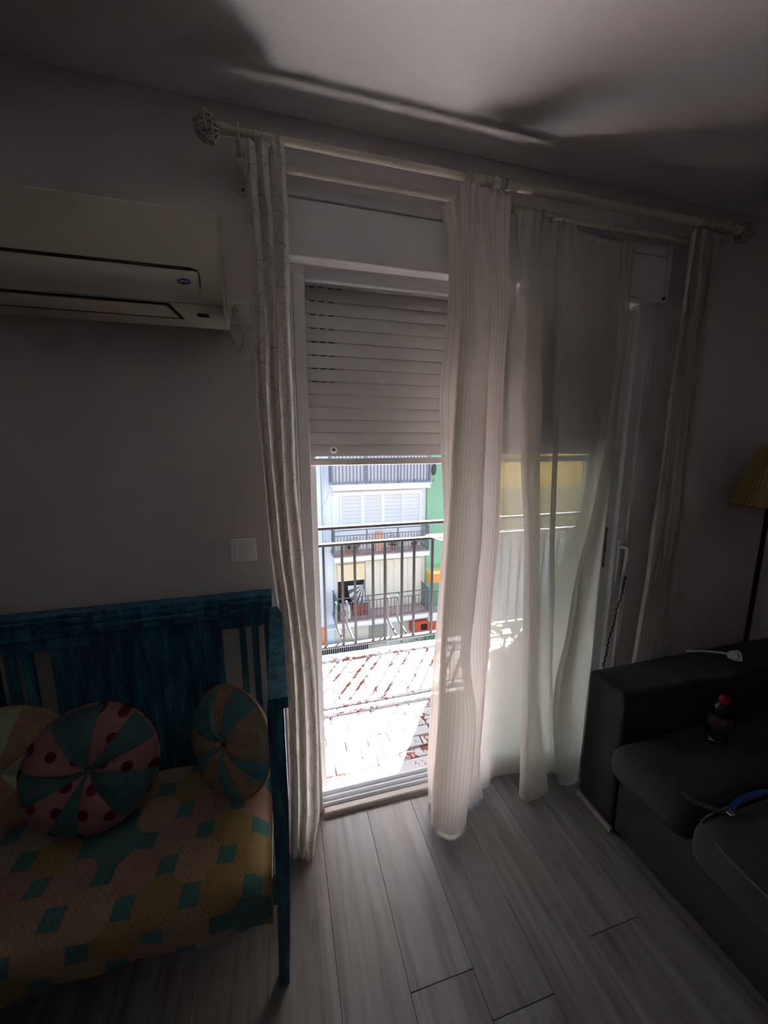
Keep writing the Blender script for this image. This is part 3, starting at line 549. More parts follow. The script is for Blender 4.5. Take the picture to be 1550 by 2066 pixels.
# louver below the panel
def U(t, d): return (-.1745+.0945*t-.30*d, 1.8655-.0300*t-.954*d)     # the slanting underside, d metres proud of it
def under(name, t0, t1, d, xr0, xr1, m, x0=AX0+.02, th=.003):
    (y0, z0), (y1, z1), (y2, z2), (y3, z3) = U(t0, d), U(t1, d), U(t1, d-th), U(t0, d-th)
    return MB().add([(x0, y0, z0), (x0, y1, z1), (x0, y2, z2), (x0, y3, z3), (xr0, y0, z0), (xr1, y1, z1), (xr1, y2, z2), (xr0, y3, z3)],
                    [(0, 1, 5, 4), (1, 2, 6, 5), (2, 3, 7, 6), (3, 0, 4, 7), (3, 2, 1, 0), (4, 5, 6, 7)]).build(name, m, ac)
under('underside_panel', 0, 1, .0015, AX1-.004, AX1-.002, M_cream, AX0+.004)
under('louver_recess', .03, .66, .0026, -.255, -.232, M_dark, AX0+.02, .002)
under('louver', .10, .56, .0062, -.263, -.245, M_cream, AX0+.02, .003)
under('display_window', .36, .50, .0028, -.168, -.1665, M_dark, -.196, .002)
MB().prism([(-.1, 2.02), (-.02, 2.02), (-.02, 1.88), (-.1, 1.88)], AX1-.0019, AX1+.003).build('side_cover', M_cream, ac)

# socket and cord of the air conditioner
so = thing('wall_socket', 'small wall socket with a plugged-in cord beside the air conditioner', 'socket', (-.10, 0, 1.91))
MB().box(-.136, -.066, -.009, -.0005, 1.872, 1.942, .003).build('cover_plate', M_pvc, so)
MB().lathe([(.021, 0), (.021, .004), (.0185, .004), (.0185, .001), (0, .001)], n=24, M=Matrix.Rotation(math.radians(90), 4, 'X'), c=(-.1, -.0092, 1.907), caps=False).build('socket_ring', M_pvc, so, smooth=True)
pc = tag(MB().tube([(-.1, -.040, 1.905), (-.096, -.044, 1.88), (-.088, -.034, 1.83), (-.094, -.026, 1.795), (-.104, -.024, 1.790), (-.118, -.024, 1.815), (-.134, -.03, 1.845), (-.140, -.04, 1.86)], .0036, 8, smooth=7).build('power_cord', mat('cord_cream', (.55, .52, .44), .5), smooth='all'), 'cream power cord looping under the air conditioner corner', 'cord')
MB().lathe([(0, 0), (.015, 0), (.017, .006), (.016, .022), (.009, .03), (0, .03)], n=16, M=Matrix.Rotation(math.radians(90), 4, 'X'), c=(-.1, -.0105, 1.905), caps=False).build('plug', mat('plug_pale', (.62, .58, .50), .5), pc, smooth=True)

# light switch
ls = thing('light_switch', 'square white light switch on the wall above the bench', 'light switch', (-.133, 0, 1.154))
MB().box(-.174, -.092, -.007, -.0005, 1.113, 1.195, .003).build('switch_frame', M_switch, ls)
MB().box(-.163, -.103, -.0095, -.0075, 1.124, 1.184, .001).build('rocker', M_switch, ls)
MB().box(-.1335, -.1315, -.0102, -.0096, 1.160, 1.170).build('pilot_window', M_white, ls)

# ---------------- turquoise wooden bench ----------------
bn = thing('wooden_bench', 'worn turquoise-painted wooden bench with a panelled and slatted back', 'bench', (-.95, -.25, 0))
BL, BR = -1.86, -.045
MB().box(BL, BR, -.078, -.022, .945, 1.018, .006).build('top_rail', M_bench, bn)
MB().box(BL+.01, BR-.004, -.088, -.079, .968, .982, .003).box(BL+.01, BR-.004, -.085, -.079, .992, 1.006, .003).build('rail_moulding', M_bench, bn)
MB().box(BL+.035, BR-.035, -.068, -.030, .905, .9445, .004).build('under_rail', M_bench, bn)
MB().box(BL+.035, BR-.035, -.068, -.030, .36, .42, .004).build('lower_rail', M_bench, bn)
for x in (BR-.034, BL):
    MB().box(x, x+.034, -.072, -.026, 0, .9445, .004).build('back_post', M_bench, bn)
def bslat(x0, x1, y0=-.058, y1=-.042): MB().box(x0, x1, y0, y1, .4205, .9045, .003).build('back_slat', M_bench, bn)
for c in (-.110, -.150): bslat(c-.010, c+.010)
MB().box(-.690, -.214, -.060, -.040, .4205, .9045, .003).build('back_panel', M_bench, bn)
for x0 in (-.245, -.688): MB().box(x0, x0+.030, -.0665, -.0605, .421, .904, .002).build('panel_batten', M_bench, bn)
for c in (-.752, -.795, -.838): bslat(c-.013, c+.013)
MB().box(-1.36, -.905, -.060, -.040, .4205, .9045, .003).build('back_panel', M_bench, bn)
for c in (-1.42, -1.46, -1.50): bslat(c-.013, c+.013)
MB().box(-1.80, -1.56, -.060, -.040, .4205, .9045, .003).build('back_panel', M_bench, bn)
def arm(xa, s):
    # flat arm sloping down to the front post
    a = MB(); pts = [(-.075, .972), (-.14, .958), (-.25, .935), (-.36, .915), (-.462, .900)]
    vs = []
    for k, (y, z) in enumerate(pts):
        w0, w1 = xa-.018, xa+.018+.003*k
        vs += [(w0, y, z), (w1, y, z), (w1, y, z-.03), (w0, y, z-.03)]
    fs = [[4*i+j, 4*i+(j+1) % 4, 4*(i+1)+(j+1) % 4, 4*(i+1)+j] for i in range(4) for j in range(4)]+[[3, 2, 1, 0], [16, 17, 18, 19]]
    a.add(vs, fs); a.build('armrest', M_bench, bn)
    p = MB()
    def ring_(x0, x1, y0, y1, z): return [(x0, y0, z), (x1, y0, z), (x1, y1, z), (x0, y1, z)]
    R = [ring_(xa-.021, xa+.019, -.462, -.425, .868), ring_(xa-.021, xa+.018, -.462, -.425, .6), ring_(xa-.025, xa+.009, -.46, -.425, .3), ring_(xa-.034, xa-.006, -.455, -.425, 0)]
    vs = sum(R, []); fs = [[4*i+j, 4*i+(j+1) % 4, 4*(i+1)+(j+1) % 4, 4*(i+1)+j] for i in range(3) for j in range(4)]+[[3, 2, 1, 0], [12, 13, 14, 15]]
    p.add(vs, fs); p.build('front_post', M_bench, bn)
arm(BR+.006, 1); arm(BL+.02, -1)
MB().box(BL+.055, BR-.016, -.458, -.428, .285, .345, .004).build('front_rail', M_bench, bn)
for x in (BL+.005, BR-.030): MB().box(x, x+.022, -.424, -.073, .290, .340, .003).build('side_rail', M_bench, bn)
MB().box(BL+.05, BR-.035, -.424, -.073, .315, .338, .002).build('seat_board', M_bench, bn)

# quilted seat cushion draped over the seat
q = MB(); NX, NY = 90, 34; quv = []
Q0, Q1 = -1.83, -.074
secp = catmull([Vector((y, z, 0)) for y, z in ((-.082, .345), (-.078, .42), (-.10, .452), (-.17, .452), (-.26, .440), (-.36, .434), (-.44, .430), (-.492, .410), (-.506, .370), (-.500, .330), (-.496, .295))], 4)
sl_ = [0]
for i in range(1, len(secp)): sl_.append(sl_[-1]+(secp[i]-secp[i-1]).length)
for i in range(NX+1):
    u = i/NX; x = Q0+(Q1-Q0)*u
    e = min(i, NX-i)/3.0; e = min(1, e)
    for j, s in enumerate(secp):
        y, z = s.x, s.y
        wv = .010*noise.noise(Vector((x*6, sl_[j]*7, 1)))+.004*noise.noise(Vector((x*22, sl_[j]*20, 2)))
        zz = z+wv
        if z > .4: zz -= (1-e)**2*.05
        if j >= len(secp)-8: y += wv*1.2; zz = z+.006*math.sin(x*9)
        if j == len(secp)-1: zz += .006*math.sin(x*31)
        q.v.append((x, y, zz)); quv.append((x, sl_[j]))
ns = len(secp)
for i in range(NX):
    for j in range(ns-1):
        a = i*ns+j; q.f.append((a, a+1, a+ns+1, a+ns))
# side closing
for i in (0, NX):
    f = [i*ns+j for j in range(ns)]; q.f.append(tuple(f if i == 0 else f[::-1]))
q.uv = quv
tag(q.build('bench_cushion', M_quilt, smooth='all'), 'long patchwork seat cushion in faded teal, peach and gold on the bench', 'cushion')

# round pinwheel cushions
def round_cushion(label, c, R, th, normal, roll, mats, starts, group='round patchwork cushions on the bench', btn=None):
    t = thing('round_cushion', label, 'cushion', c, group)
    N = Vector(normal).normalized(); up = Vector((0, 0, 1)); X = up.cross(N).normalized(); Y = N.cross(X)
    F = Matrix((X, Y, N)).transposed().to_4x4(); F.translation = Vector(c)
    def pt(r, a, side):
        rr = r*R; k = 1-r
        h = th*(max(0, 1-r**3.2))**.55*(1-.55*math.exp(-(r/.16)**2))
        h *= 1+.05*math.sin(a*9+1)*math.sin(math.pi*r)
        return Vector((rr*math.cos(a), rr*math.sin(a), side*h))
    A = [s for s in starts]+[starts[0]+2*math.pi]
    for side, nm in ((1, 'wedge_panel'), (-1, 'back_cover')):
        if side == 1:
            for k in range(len(A)-1):
                mb = MB(); na = max(4, int((A[k+1]-A[k])/.09)); nr = 14
                for i in range(nr+1):
                    r = (i/nr)**.85
                    for j in range(na+1):
                        a = A[k]+(A[k+1]-A[k])*j/na+roll
                        p = pt(r, a, 1)
                        seam = min(j, na-j)
                        if seam == 0 and 0 < i < nr: p.z -= .003
                        mb.v.append(tuple(p))
                for i in range(nr):
                    for j in range(na):
                        b = i*(na+1)+j; mb.f.append((b, b+na+1, b+na+2, b+1))
                o = MB.build(mb, nm, mats[k % len(mats)], None, smooth='all'); o.parent = t
                o.matrix_local = Matrix.Translation(-Vector(c)) @ F
        else:
            mb = MB(); n_ = 48; nr = 10
            for i in range(nr+1):
                for j in range(n_): mb.v.append(tuple(pt((i/nr)**.85, 2*math.pi*j/n_, -1)))
            for i in range(nr):
                for j in range(n_): mb.f.append((i*n_+j, i*n_+(j+1) % n_, (i+1)*n_+(j+1) % n_, (i+1)*n_+j))
            o = mb.build(nm, mats[0], None, smooth='all'); o.parent = t; o.matrix_local = Matrix.Translation(-Vector(c)) @ F
    pr = MB().tube([(R*math.cos(a), R*math.sin(a), 0) for a in [2*math.pi*i/48 for i in range(48)]], .005, 6, close=True).build('piping', mats[0], None, smooth='all')
    pr.parent = t; pr.matrix_local = Matrix.Translation(-Vector(c)) @ F
    b = MB().sphere((0, 0, th*.47), .012, 10, (1, 1, .6)).build('centre_button', btn or mats[-1], None, smooth='all'); b.parent = t; b.matrix_local = Matrix.Translation(-Vector(c)) @ F
    return t
rad = math.radians
round_cushion('round cushion with pink polka dot and teal wedges leaning on the bench back', (-.552, -.215, .612), .166, .056, (.06, -.93, .36), rad(0), [M_dots, M_teal],
              [rad(a) for a in (-12, 18, 50, 80, 125, 168, 200, 236, 262, 300)], btn=M_teal)
round_cushion('round cushion with cream and light teal wedges in the bench corner by the armrest', (-.188, -.205, .606), .163, .050, (-.66, -.72, .20), rad(14), [M_sprig, M_teal_light],
              [rad(a) for a in (-15, 22+20, 75, 100, 160, 200, 225, 262, 290, 325)], btn=mat('button_brown', (.2, .08, .05), .6))
round_cushion('pale yellow round cushion half hidden behind the polka dot one', (-.800, -.150, .606), .165, .050, (.25, -.93, .28), rad(30), [M_sprig, mat('pale_green_cotton', (.40, .46, .30), .95, .1)],
              [rad(a) for a in (0, 40, 80, 120, 160, 200, 240, 280, 320)][:8])

# ---------------- sofa ----------------
sf = thing('sofa', 'charcoal velvet sofa in the dark right of the room', 'sofa', (1.8, -1.2, 0))
def soft(name, x0, x1, y0, y1, z0, z1, r, m=M_velvet, parent=sf, puff=0):
    bm = bmesh.new(); bmesh.ops.create_cube(bm, size=1)
    for v in bm.verts: v.co = Vector(((x0+x1)/2+v.co.x*(x1-x0), (y0+y1)/2+v.co.y*(y1-y0), (z0+z1)/2+v.co.z*(z1-z0)))
    bmesh.ops.bevel(bm, geom=bm.edges[:], offset=r, segments=4, profile=.5, affect='EDGES')
    if puff:
        bmesh.ops.subdivide_edges(bm, edges=[e for e in bm.edges if e.calc_length() > .15], cuts=6, use_grid_fill=True)
        for v in bm.verts:
            a = 1-(2*(v.co.x-x0)/(x1-x0)-1)**2; b = 1-(2*(v.co.y-y0)/(y1-y0)-1)**2; c = 1-(2*(v.co.z-z0)/(z1-z0)-1)**2
            if v.co.z > z1-.02: v.co.z += puff*max(0, a)*max(0, b)
            if v.co.x < x0+.02: v.co.x -= puff*.7*max(0, b)*max(0, c)
    mb = MB(); bm.verts.ensure_lookup_table(); mb.add([v.co[:] for v in bm.verts], [[v.index for v in f.verts] for f in bm.faces]); bm.free()
    return mb.build(name, m, parent, smooth='all')
soft('armrest', 1.175, 2.43, -.355, -.180, .028, .600, .022)
soft('base', 1.185, 2.43, -2.44, -.357, .028, .30, .012)
soft('armrest', 1.175, 2.43, -2.62, -2.442, .028, .600, .022)
soft('backrest', 2.16, 2.43, -2.44, -.357, .302, .82, .06)
s1 = soft('seat_cushion', 1.105, 2.155, -.655, -.360, .300, .430, .055, puff=.012)
s2 = soft('seat_cushion', 1.085, 2.155, -1.54, -.660, .300, .445, .055, puff=.02)
s3 = soft('seat_cushion', 1.085, 2.155, -2.435, -1.545, .300, .445, .055, puff=.02)
for s_, y0, y1, z in ((s2, -1.50, -.70, .440),):
    pts = [Vector(p) for p in ((2.1, y1+.036, z-.012), (1.22, y1+.036, z-.012), (1.12, y1-.01, z-.012), (1.088, y1-.09, z-.014), (1.083, (y0+y1)/2, z-.014), (1.088, y0+.02, z-.014))]
    MB().tube(catmull(pts, 6), .0035, 6).build('piping', M_pipe, s_, smooth='all')
pts = [Vector(p) for p in ((1.172, -.185, .03), (1.172, -.185, .585), (1.172, -.350, .585), (1.172, -.352, .03))]
for x in (1.24, 2.36):
    for y in (-.26, -2.5): MB().tube([(x, y, .0), (x, y, .0275)], .02, 12).build('foot', M_dark, sf, smooth=True)
MB().box(1.170, 1.186, -.357, -.181, .010, .0275, .002).build('lit_base_strip', mat('strip_lit_pale', (.42, .38, .34), .5), sf)  # pale trim cut short: only its lit window end, none where shade falls

# power strip end on the arm
ps = thing('extension_socket', 'white round extension socket lying on the sofa arm', 'extension socket', (1.80, -.29, .60))
Mx = Matrix.Translation((1.825, -.300, .6235)) @ Vector((.28, -.86, .38)).to_track_quat('Z', 'Y').to_matrix().to_4x4()
def xf(mb, M): mb.v = [tuple(M @ Vector(v)) for v in mb.v]; return mb
xf(MB().lathe([(0, -.034), (.012, -.034), (.020, -.022), (.0225, 0), (.0225, .006), (.019, .006), (.018, -.004), (0, -.004)], n=28, caps=False), Mx).build('socket_body', M_white, ps, smooth=True)
xf(MB().lathe([(0, 0), (.0175, 0), (.0175, .0015), (0, .0015)], n=24, caps=False), Mx @ Matrix.Translation((0, 0, -.0035))).build('socket_face', M_dark, ps)
MB().tube([(1.808, -.273, .6195), (1.798, -.25, .615), (1.79, -.228, .607), (1.765, -.210, .6045), (1.72, -.200, .6045), (1.69, -.19, .6045)], .0045, 8, smooth=6).build('cable', M_white, ps, smooth='all')

# water bottle on the seat
wb = thing('water_bottle', 'small clear plastic bottle with a red cap standing on the sofa seat', 'bottle', (1.47, -.475, .436))
def plastic():
    mt = bpy.data.materials.new('clear_plastic'); mt.use_nodes = True; n = mt.node_tree.nodes; l = mt.node_tree.links
    n.remove(n['Principled BSDF']); f = n.new('ShaderNodeFresnel'); f.inputs[0].default_value = 1.5
    t = n.new('ShaderNodeBsdfTransparent'); t.inputs[0].default_value = (.82, .86, .9, 1); g = n.new('ShaderNodeBsdfGlossy'); g.inputs['Roughness'].default_value = .08
    mx = n.new('ShaderNodeMixShader'); l.new(f.outputs[0], mx.inputs[0]); l.new(t.outputs[0], mx.inputs[1]); l.new(g.outputs[0], mx.inputs[2]); l.new(mx.outputs[0], n['Material Output'].inputs[0]); return mt
M_pl = plastic()
BM = Matrix.Translation((1.47, -.475, .4405)) @ Matrix.Rotation(math.radians(5), 4, 'Y')
xf(MB().lathe([(0, 0), (.026, 0), (.031, .004), (.0315, .018), (.029, .022), (.0315, .026), (.0315, .038), (.029, .042), (.0315, .046), (.0315, .058), (.0295, .062), (.0315, .066), (.0315, .118), (.029, .132), (.021, .147), (.0135, .156), (.0125, .164), (0, .164)], n=24, caps=False), BM).build('bottle_body', M_pl, wb, smooth=True)
xf(MB().lathe([(.0322, .066), (.0325, .067), (.0325, .108), (.0322, .109)], n=24, caps=False), BM).build('bottle_label', mat('label_lilac', (.05, .045, .09), .4, col2=(.10, .04, .06), vscale=60), wb, smooth=True)
xf(MB().lathe([(0, .158), (.0155, .158), (.0165, .161), (.0165, .176), (.0145, .180), (0, .180)], n=20, caps=False), BM).build('cap', mat('red_cap', (.32, .006, .01), .35, .5), wb, smooth=True)

# navy bag with a blue strap on the sofa, cut by the frame
bg = thing('drawstring_bag', 'dark navy bag with a bright blue strap lying on the sofa at the right edge', 'bag', (1.55, -.70, .45))
M_navy = mat('navy_fabric', (.012, .016, .05), .7, .3, var=.3, vscale=12, bump=.4, bscale=25)
bmb = MB(); n1, n2 = 18, 26
for i in range(n1+1):
    t_ = math.pi*i/n1
    for j in range(n2):
        a = 2*math.pi*j/n2; r_ = 1+.14*noise.noise(Vector((math.cos(a)*1.6, math.sin(a)*1.6, t_*1.3)))
        bmb.v.append((1.62+.19*math.sin(t_)*math.cos(a)*r_, -.84+.155*math.sin(t_)*math.sin(a)*r_, .545+.085*math.cos(t_)*r_))
for i in range(n1):
    for j in range(n2): bmb.f.append((i*n2+j, (i+1)*n2+j, (i+1)*n2+(j+1) % n2, i*n2+(j+1) % n2))
bmb.build('bag_body', M_navy, bg, smooth='all')
def ribbon(pts, w, th, k=8):
    P_ = catmull([Vector(p) for p in pts], k); mb = MB()
    for i, p in enumerate(P_):
        t_ = (P_[min(i+1, len(P_)-1)]-P_[max(i-1, 0)]).normalized(); s = t_.cross(Vector((0, 0, 1))).normalized()*w/2
        for dx, dz in ((-1, 0), (1, 0), (1, th), (-1, th)): mb.v.append(tuple(p+s*dx+Vector((0, 0, dz))))
    for i in range(len(P_)-1):
        for j in range(4): mb.f.append((4*i+j, 4*i+(j+1) % 4, 4*i+4+(j+1) % 4, 4*i+4+j))
    e = 4*(len(P_)-1); mb.f += [(3, 2, 1, 0), (e, e+1, e+2, e+3)]; return mb
ribbon([(1.205, -.690, .452), (1.26, -.680, .468), (1.34, -.688, .480), (1.43, -.712, .490), (1.52, -.73, .51)], .013, .003).build('blue_strap', mat('strap_blue', (.015, .06, .22), .5), bg)
ribbon([(1.150, -.603, .444), (1.138, -.635, .455), (1.165, -.675, .4585), (1.198, -.700, .456)], .016, .003).build('dark_strap', mat('strap_slate', (.035, .04, .055), .6), bg)
MB().box(1.188, 1.206, -.706, -.690, .456, .463, .002).build('buckle', M_metal, bg)

# ---------------- floor lamp ----------------
lm = thing('floor_lamp', 'dark floor lamp with a pleated yellow shade behind the sofa arm', 'lamp', (2.13, -.135, 0))
LX, LY = 2.125, -.150
MB().tube([(LX, LY, .012), (LX, LY, 1.46)], .0095, 10).build('pole', M_dark, lm, smooth=True)
MB().lathe([(0, 0), (.02, 0), (.022, .004), (.018, .012), (0, .012)], n=24, c=(LX, LY, 0), caps=False).build('base', M_dark, lm, smooth=True)
sh_ = MB(); n_ = 96
for sgn in (0, 1):
    for k in range(n_):
        a = 2*math.pi*k/n_; pl = .003*(1 if k % 2 else -1)-(.0015 if sgn else 0)
        for r_, z in ((.143, 1.235), (.058, 1.50)): sh_.v.append((LX+(r_+pl)*math.cos(a), LY+(r_+pl)*math.sin(a)*.98, z))
for k in range(n_):
    a = 2*k; b = 2*((k+1) % n_); sh_.f.append((a, b, b+1, a+1)); c_ = 2*n_; sh_.f.append((c_+a+1, c_+b+1, c_+b, c_+a))
    sh_.f.append((a, c_+a, c_+b, b)); sh_.f.append((a+1, b+1, c_+b+1, c_+a+1))
so_ = sh_.build('lamp_shade', M_shade, lm)
MB().tube([(LX+.1445*math.cos(2*math.pi*i/48), LY+.1415*math.sin(2*math.pi*i/48), 1.236) for i in range(48)], .0035, 6, close=True).build('shade_trim', mat('trim_orange', (.40, .19, .08), .8), so_, smooth='all')
MB().tube([(LX-.055, LY, 1.47), (LX, LY, 1.462), (LX+.055, LY, 1.47)], .002, 6).build('shade_carrier', M_dark, lm)
# ---------------- balcony ----------------
bf = struct(MB().box(-1.6, 4.4, .2005, 1.25, -.20, -.0135).box(.016, 1.504, .131, .2, -.10, -.0145).build('floor_balcony', mat('mortar_dark', (.014, .014, .015), .9)), 'balcony floor of whitewashed brick tiles')
RW, BLn = .0655, .205
rest = MB(); cnt = 0; bmd = {}
rb = random.Random(4)
j = 0; y = .1325
while y < 1.243:
    y1 = min(y+RW, 1.247)
    x = -1.55-rb.random()*BLn
    while x < 4.35:
        L = BLn*(rb.choice((.55, 1, 1, 1, 1.12)))
        xa, xb = x, x+L
        lo = .018 if y < .2 else -1.59; hi = 1.50 if y < .2 else 4.39
        a0, b0 = max(xa, lo), min(xb, hi)
        if b0-a0 > .03:
            dz = rb.uniform(-.0012, .0008)
            if -.12 < (a0+b0)/2 < 2.15 and cnt < 300:
                o = MB().box(a0+.0030, b0-.0030, y+.0030, y1-.0030, -.013, dz, .002).build('brick', M_brick, bf); cnt += 1
            else: rest.box(a0+.0030, b0-.0030, y+.0030, y1-.0030, -.013, dz)
        x = xb
    y = y1; j += 1
o = rest.build('outer_bricks', M_brick, bf); o['kind'] = 'stuff'
# our building around the door, outside
M_ext = mat('facade_render', (.30, .29, .285), .9, var=.05, vscale=3)
struct(MB().box(-3.0, .014, .201, .215, -3, 2.9).box(1.506, 5.0, .201, .215, -3, 2.9).box(.0145, 1.5055, .201, .215, 2.06, 2.9).build('wall_outside', M_ext), 'outer face of the wall round the balcony door')
struct(MB().box(-1.9, 4.9, .216, 1.42, 2.722, 2.90).build('ceiling_balcony', M_ext), 'underside of the balcony above')

rl = thing('balcony_railing', 'dark painted iron balcony railing with double top rail', 'railing', (1.0, 1.2, 0))
RY = 1.2
def flat(name, z0, z1, w, x0=-1.55, x1=4.35):
    r_ = MB().box(x0, x1, RY-w/2, RY+w/2, z0, z1, .003).build(name, M_rail, rl)
    return r_
flat('top_rail', .944, .960, .042); flat('upper_rail', .826, .842, .034); flat('bottom_rail', .072, .088, .030)
for nm, z, w in (('lit_rail_top', .9602, .044), ('lit_rail_top', .8422, .036), ('lit_rail_top', .0882, .032)):  # paler strips on each rail: the sunlit top put into the colour
    MB().box(-1.55, 4.35, RY-w/2, RY+w/2, z, z+.0035, .001).build(nm, M_railtop, rl)
bars = [.255, .383, .472, .603, .692, .821, .914, 1.057]
k = 1; x = 1.057
while x < 4.2: x += (.089 if k % 2 else .131); bars.append(x); k += 1
x = .255; k = 0
while x > -1.4: x -= (.089 if k % 2 == 0 else .131); bars.append(x); k += 1
b0 = None
for x in bars:
    if b0 is None: b0 = MB().box(-.0085, .0085, RY-.0085, RY+.0085, .0882, .8255, .002).build('bar', M_rail, rl); o = b0
    else: o = bpy.data.objects.new('bar', b0.data); COL.objects.link(o); o.parent = rl
    o.location = (x, 0, 0)
for x in (-1.5, -.2, 2.1, 3.3, 4.3): MB().box(x-.012, x+.012, RY-.012, RY+.012, .0, .9438, .002).build('post', M_rail, rl)
# planter hooks bent out of the bottom rail
for x in (.349, .428, .749, .829):
    h = MB().tube([(x+.034, RY+.016, .096), (x+.012, RY+.10, .150), (x, RY+.125, .180), (x, RY+.13, .215), (x, RY+.13, .36)], .0085, 8, smooth=3).build('planter_hook', M_railtop, rl, smooth='all')
for z in (.944, .826): pass
# folding drying rack hooked on the rail
dk = thing('drying_rack', 'white folding clothes airer hooked over the balcony rail at the right', 'clothes airer', (1.5, 1.1, .88))
M_rw = mat('rack_white', (.75, .75, .76), .4)
MB().tube([(.985, 1.150, .872), (2.0, 1.150, .872), (2.0, .84, .865), (1.09, .84, .865), (.985, 1.150, .872)], .006, 8).build('rack_frame', M_rw, dk, smooth=True)
for k in range(7):
    yy = 1.11-k*.038; MB().tube([(.998+k*.012, yy, .872-k*.0008), (1.998, yy, .872-k*.0008)], .0022, 6).build('rack_wire', M_rw, dk)
for x in (1.32, 1.9): MB().tube([(x, 1.150, .872), (x, 1.165, .93), (x, 1.19, .975), (x, 1.23, .972), (x, 1.235, .94)], .005, 6, smooth=3).build('rack_hook', M_rw, dk, smooth='all')
# cable on the floor
tag(MB().tube([(.397, .155, .0035), (.393, .195, .004), (.400, .222, .004), (.43, .237, .004), (.49, .242, .004), (.56, .252, .004), (.68, .262, .004)], .0028, 6, smooth=6).build('floor_cable', mat('cable_grey', (.22, .22, .23), .6), smooth='all'), 'thin grey cable curving over the balcony bricks by the sill', 'cable')
# potted plant by the covered leaf of the door
pp = thing('potted_plant', 'leafy potted plant on the balcony behind the translucent curtain', 'plant', (1.33, .62, 0))
MB().lathe([(0, .001), (.075, .001), (.10, .15), (.108, .15), (.108, .165), (.095, .165), (.09, .14), (0, .14)], n=24, c=(1.33, .62, 0), caps=False).build('pot', mat('terracotta', (.45, .17, .09), .8), pp, smooth=True)
rl_ = random.Random(3); st_ = MB()
for k in range(26):
    a = rl_.uniform(0, 6.28); el = rl_.uniform(.25, 1.3); L = rl_.uniform(.12, .26)
    d = Vector((math.cos(a)*math.cos(el), math.sin(a)*math.cos(el), math.sin(el)))
    b = Vector((1.33, .62, .145)); tip = b+d*L
    st_.tube([b, b+d*L*.5+Vector((0, 0, .01)), tip], .002, 5)
    mb = MB(); sd_ = d.cross(Vector((0, 0, 1))).normalized(); ll = rl_.uniform(.09, .14); n_ = 6; dd = (d+Vector((0, 0, -.35))).normalized()
    for i in range(n_+1):
        t_ = i/n_; w = .028*math.sin(math.pi*min(1, t_*.93+.05)); p = tip+dd*ll*t_-Vector((0, 0, .03*t_*t_))
        nrm = sd_.cross(dd).normalized()
        mb.v += [tuple(p-sd_*w), tuple(p+nrm*.006*(1-t_)), tuple(p+sd_*w)]
    for i in range(n_):
        mb.f += [(3*i, 3*i+1, 3*i+4, 3*i+3), (3*i+1, 3*i+2, 3*i+5, 3*i+4)]
    mb.build('leaf', M_leaf, pp, smooth='all')
st_.build('stem', M_leaf, pp)
# awnings of the balcony, out of sight above
def thin_cloth(name, col):
    mt = bpy.data.materials.new(name); mt.use_nodes = True; n = mt.node_tree.nodes; l = mt.node_tree.links; n.remove(n['Principled BSDF'])
    d = n.new('ShaderNodeBsdfDiffuse'); t = n.new('ShaderNodeBsdfTranslucent'); d.inputs[0].default_value = t.inputs[0].default_value = (*col, 1)
    mx = n.new('ShaderNodeMixShader'); mx.inputs[0].default_value = .22; l.new(d.outputs[0], mx.inputs[1]); l.new(t.outputs[0], mx.inputs[2]); l.new(mx.outputs[0], n['Material Output'].inputs[0]); return mt
aw = thing('awning', 'beige canvas awning hanging along the front edge of the balcony above', 'awning', (1.4, 1.34, 2.72))
MB().box(-1.6, 4.4, 1.338, 1.341, 1.905, 2.72).build('canvas', thin_cloth('beige_canvas', (.62, .56, .42)), aw)
MB().tube([(-1.6, 1.3395, 1.905), (4.4, 1.3395, 1.905)], .010, 8).build('hem_bar', M_rod, aw)
bb = thing('roll_blind', 'yellow canvas blind lowered to the railing at the right of the balcony', 'blind', (2.3, 1.30, 1.905))
MB().box(1.298, 4.2, 1.2985, 1.3015, 1.15, 1.93).build('canvas', thin_cloth('yellow_canvas', (.75, .62, .28)), bb)
MB().tube([(1.298, 1.30, 1.15), (4.2, 1.30, 1.15)], .008, 8).build('hem_bar', M_rod, bb)
MB().box(1.5, 1.52, 1.302, 1.338, 1.9, 1.925).box(4.0, 4.02, 1.302, 1.338, 1.9, 1.925).build('hanger', M_rod, bb)

